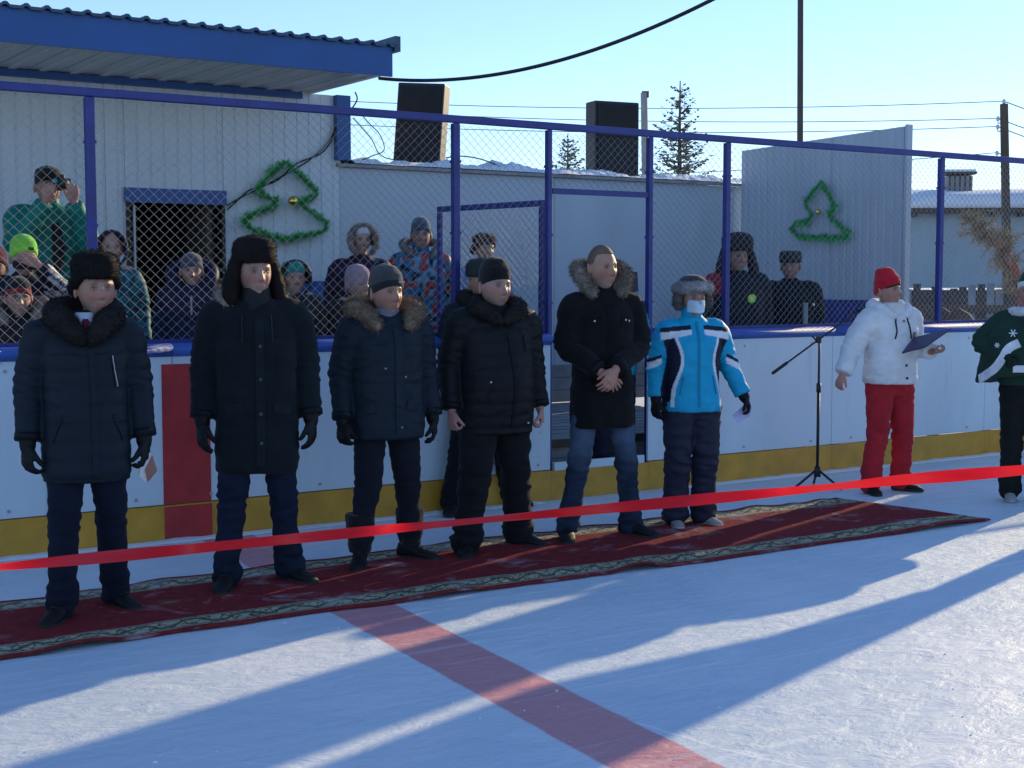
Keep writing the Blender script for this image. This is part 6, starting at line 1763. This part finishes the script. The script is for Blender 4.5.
# woman in the doorway
pf = spect('smiling woman in grey knitted hat and navy padded coat before the dark doorway', 192, 250, .95, DZ - .02, .03, rot=10, head_yaw=6, build=1.25, female=True, hands=('glove', 'glove'), seed=26, headscale=1.04,
           jacket=dict(hem=.5, col=(.012, .014, .045), disp=quilt(.006, .08, .006, 64), sleeve=1.25), skin=(0.406, 0.250, 0.203))
beanie(pf, (.075, .075, .10), h=.140)
m_ = MB(); hp_ = [Vector((.07, -.06, pf.shz + .02)), Vector((.13, .0, pf.shz + .09)), Vector((.12, .07, pf.shz + .16)), Vector((0, .12, pf.shz + .20)), Vector((-.12, .07, pf.shz + .16)), Vector((-.13, .0, pf.shz + .09)), Vector((-.07, -.06, pf.shz + .02))]
m_.tube(catmull(hp_, 4), lerpr([.03, .05, .055, .06, .055, .05, .03], 4), 12, round_ends=True); vox_part('hood', m_, .014, 'nylon', pf.root, col=(.012, .014, .045))
strip(pf.surf, [(.0, pf.shz - .02), (.0, 1.0)], .012, .004, 'zip', 'plain', pf.root, (.25, .26, .3))
# hooded child with teal band
pg = spect('child in dark hood over a teal headband, right of the man with ear flaps', 293, 257, .50, DZ - .05, .02, rot=24, head_yaw=0, build=.95, hands=('glove', 'glove'), seed=27, headscale=1.04,
           jacket=dict(hem=.5, col=(.015, .022, .022), disp=wrinkle(.007, 8, 65)), skin=(0.351, 0.226, 0.179))
beanie(pg, (.02, .20, .19), cuff=False, h=.125); hood_up(pg, (.014, .018, .022), open_=1.08)
# tall woman in fur hood with white headband
ph_ = spect('woman in dark purple coat with fur trimmed hood over a white headband', 361, 223, 1.55, DZ, .02, rot=16, head_yaw=6, build=1.12, female=True, hands=('glove', 'glove'), seed=28, headscale=1.02,
            jacket=dict(hem=.45, col=(.022, .010, .030), disp=wrinkle(.008, 7, 66)), skin=(0.390, 0.257, 0.203))
beanie(ph_, (.55, .55, .60), cuff=False, h=.125, low=.024); hood_up(ph_, (.022, .010, .030), trim=((.10, .08, .07), (.28, .23, .19)), blades=1300, open_=1.12, trimr=.022)
# colourful child
def camo(x, y, z):
    a = nz3(x * 14, y * 14, z * 14 + 3); b = nz3(x * 17 + 9, y * 17, z * 17)
    return (.36, .045, .035) if a > .18 else ((.04, .16, .30) if b > .0 else ((.012, .015, .04) if a < -.12 else (.16, .30, .40)))
pi_ = spect('boy in blue, orange and black patterned snowsuit with grey knitted hat', 421, 216, 1.9, DZ, .03, rot=10, head_yaw=-4, build=1.02, hands=('glove', 'glove'), seed=29, headscale=1.02,
            jacket=dict(hem=.42, col=(.05, .1, .2), colf=camo, disp=wrinkle(.007, 8, 67), vox=.011, neck=1.57), trousers=dict(col=(.20, .02, .03), wide=1.1), skin=(0.328, 0.218, 0.172))
beanie(pi_, (.07, .10, .13), h=.150)
hood_ruff(pi_, ((.08, .08, .08), (.24, .23, .22)), 700, up=.03, spread=.9, r=.032, low=.02, front=-.09)
# pale beanie behind man 3
pj = spect('child in pale mauve knitted beanie behind the man with the badged beanie', 357, 263, .55, DZ - .05, .03, rot=30, head_yaw=20, build=.95, hands=('glove', 'glove'), seed=30, headscale=1.04,
           jacket=dict(hem=.5, col=(.02, .02, .03), disp=wrinkle(.007, 8, 68)), skin=(0.351, 0.234, 0.187))
beanie(pj, (.34, .24, .29), h=.15, cuff=False, low=-.03)
# person in fur hood, pale blue jacket
pk = spect('person in pale jacket and mottled fur hat behind the open mesh gate', 484, 231, 1.35, DZ, .03, rot=24, head_yaw=10, build=1.0, hands=('glove', 'glove'), seed=31, female=True, headscale=1.02,
           jacket=dict(hem=.5, col=(.16, .26, .48), disp=wrinkle(.007, 8, 69)), skin=(0.374, 0.265, 0.218))
ushanka(pk, (.05, .035, .03), (.22, .17, .14), blades=1500, h=.14)
# cyan person in the gateway behind man 5, holding a phone
stp = MB().box((0, 0, .07), (.8, .26, .14)); st_ = stp.build('wooden_step', M['wood_grey'], None, loc=tuple(F((sG0 + sG1) / 2, .19, 0.003)), rot=(0, 0, ANG)); tag(st_, 'wooden step in the gap of the boards behind the bare headed man', 'step')
pl = spect('person in cyan jacket standing in the gateway behind the bare headed man, filming', 614, 257, .22, .14, .03, rot=20, head_yaw=10, build=.98, hands=('glove', 'bare'), seed=32, female=True, curl=(.6, 1.0), headscale=1.02,
           arms=[None, ((.05, -.10, -.22), (-.13, -.30, .05), ((-.1, .9, 0), (-.5, 0, .8)), (-.1, -.2, .95))],
           jacket=dict(hem=.75, col=(.01, .30, .42), disp=wrinkle(.006, 8, 70)), trousers=dict(col=(.02, .022, .04), wide=1.05), skin=(0.328, 0.218, 0.172))
beanie(pl, (.10, .05, .07), h=.145)
c_ = at_depth(626, 266, pl.root.location.y - .25); hp2 = pl.root.matrix_basis @ (pl.arms[1][2] + Vector((-.01, -.03, .10)))
phn = MB(); phn.box((0, 0, 0), (.075, .009, .15)); po = phn.build('smartphone', M['black'], None, loc=tuple(hp2), rot=(R(-8), 0, R(20))); bevel(po, .004, 2); tag(po, 'black phone held up by the person in cyan behind the bare headed man', 'phone')
MB().box((-.022, -.0065, .055), (.018, .004, .03)).build('camera_bump', M['white_frame'], po)
# man in earflap fur hat right of the opening
pm = spect('man in big fur hat with ear flaps and dark coat with a lime green badge', 737, 236, .75, .16, .05, rot=12, head_yaw=2, build=1.15, hands=('glove', 'glove'), seed=33, headscale=1.04,
           jacket=dict(hem=.6, col=(.014, .014, .020), disp=wrinkle(.008, 7, 71), sleeve=1.15, colf=lambda x, y, z: (.24, .02, .03) if x < -.17 and z > 1.33 else (.014, .014, .020)), skin=(0.328, 0.211, 0.164))
ushanka(pm, (.035, .028, .026), (.17, .14, .125), flaps=True, blades=3200, h=.160, wide=1.28)
disc(pm.surf, .075, 1.30, .040, 'lime_badge', 'plain', pm.root, (.42, .75, .05), .006)
disc(pm.surf, .075, 1.30, .022, 'badge_centre', 'plain', pm.root, (.55, .80, .30), .009)
# man in flat karakul hat
pn_ = spect('man in low grey karakul hat and black coat against the ribbed sheet wall', 790, 248, .80, .18, .035, rot=-6, head_yaw=-14, build=1.12, hands=('glove', 'glove'), seed=34, headscale=1.02,
            jacket=dict(hem=.6, col=(.010, .010, .012), disp=wrinkle(.007, 7, 72), sleeve=1.1), skin=(0.265, 0.172, 0.133))
m = hat_surface(pn_, [(.030, .096, .112, .004), (.040, .102, .120, .004), (.10, .100, .118, .004), (.128, .092, .108, .004), (.132, .05, .07, .004)])
vox_part('karakul_hat', m, .008, 'fur', pn_.root, col=(.045, .042, .042), disp=wrinkle(.005, 40, 3, 1), fur=(700, .008, 9, ((.03, .03, .03), (.10, .095, .09)), 0))
disc(pn_.surf, .20, 1.22, .014, 'pale_badge', 'plain', pn_.root, (.7, .72, .5), .01)
# wooden crutch-like pole behind them
pq = F(S_at(806, .5), .5, .1); o = MB().tube([(0, 0, 0), (0, 0, 1.32)], .022, 8).build('wooden_stake', M['wood_grey'], None, True, loc=tuple(pq)); tag(o, 'short wooden stake in the snow right of the man in karakul hat', 'stake')
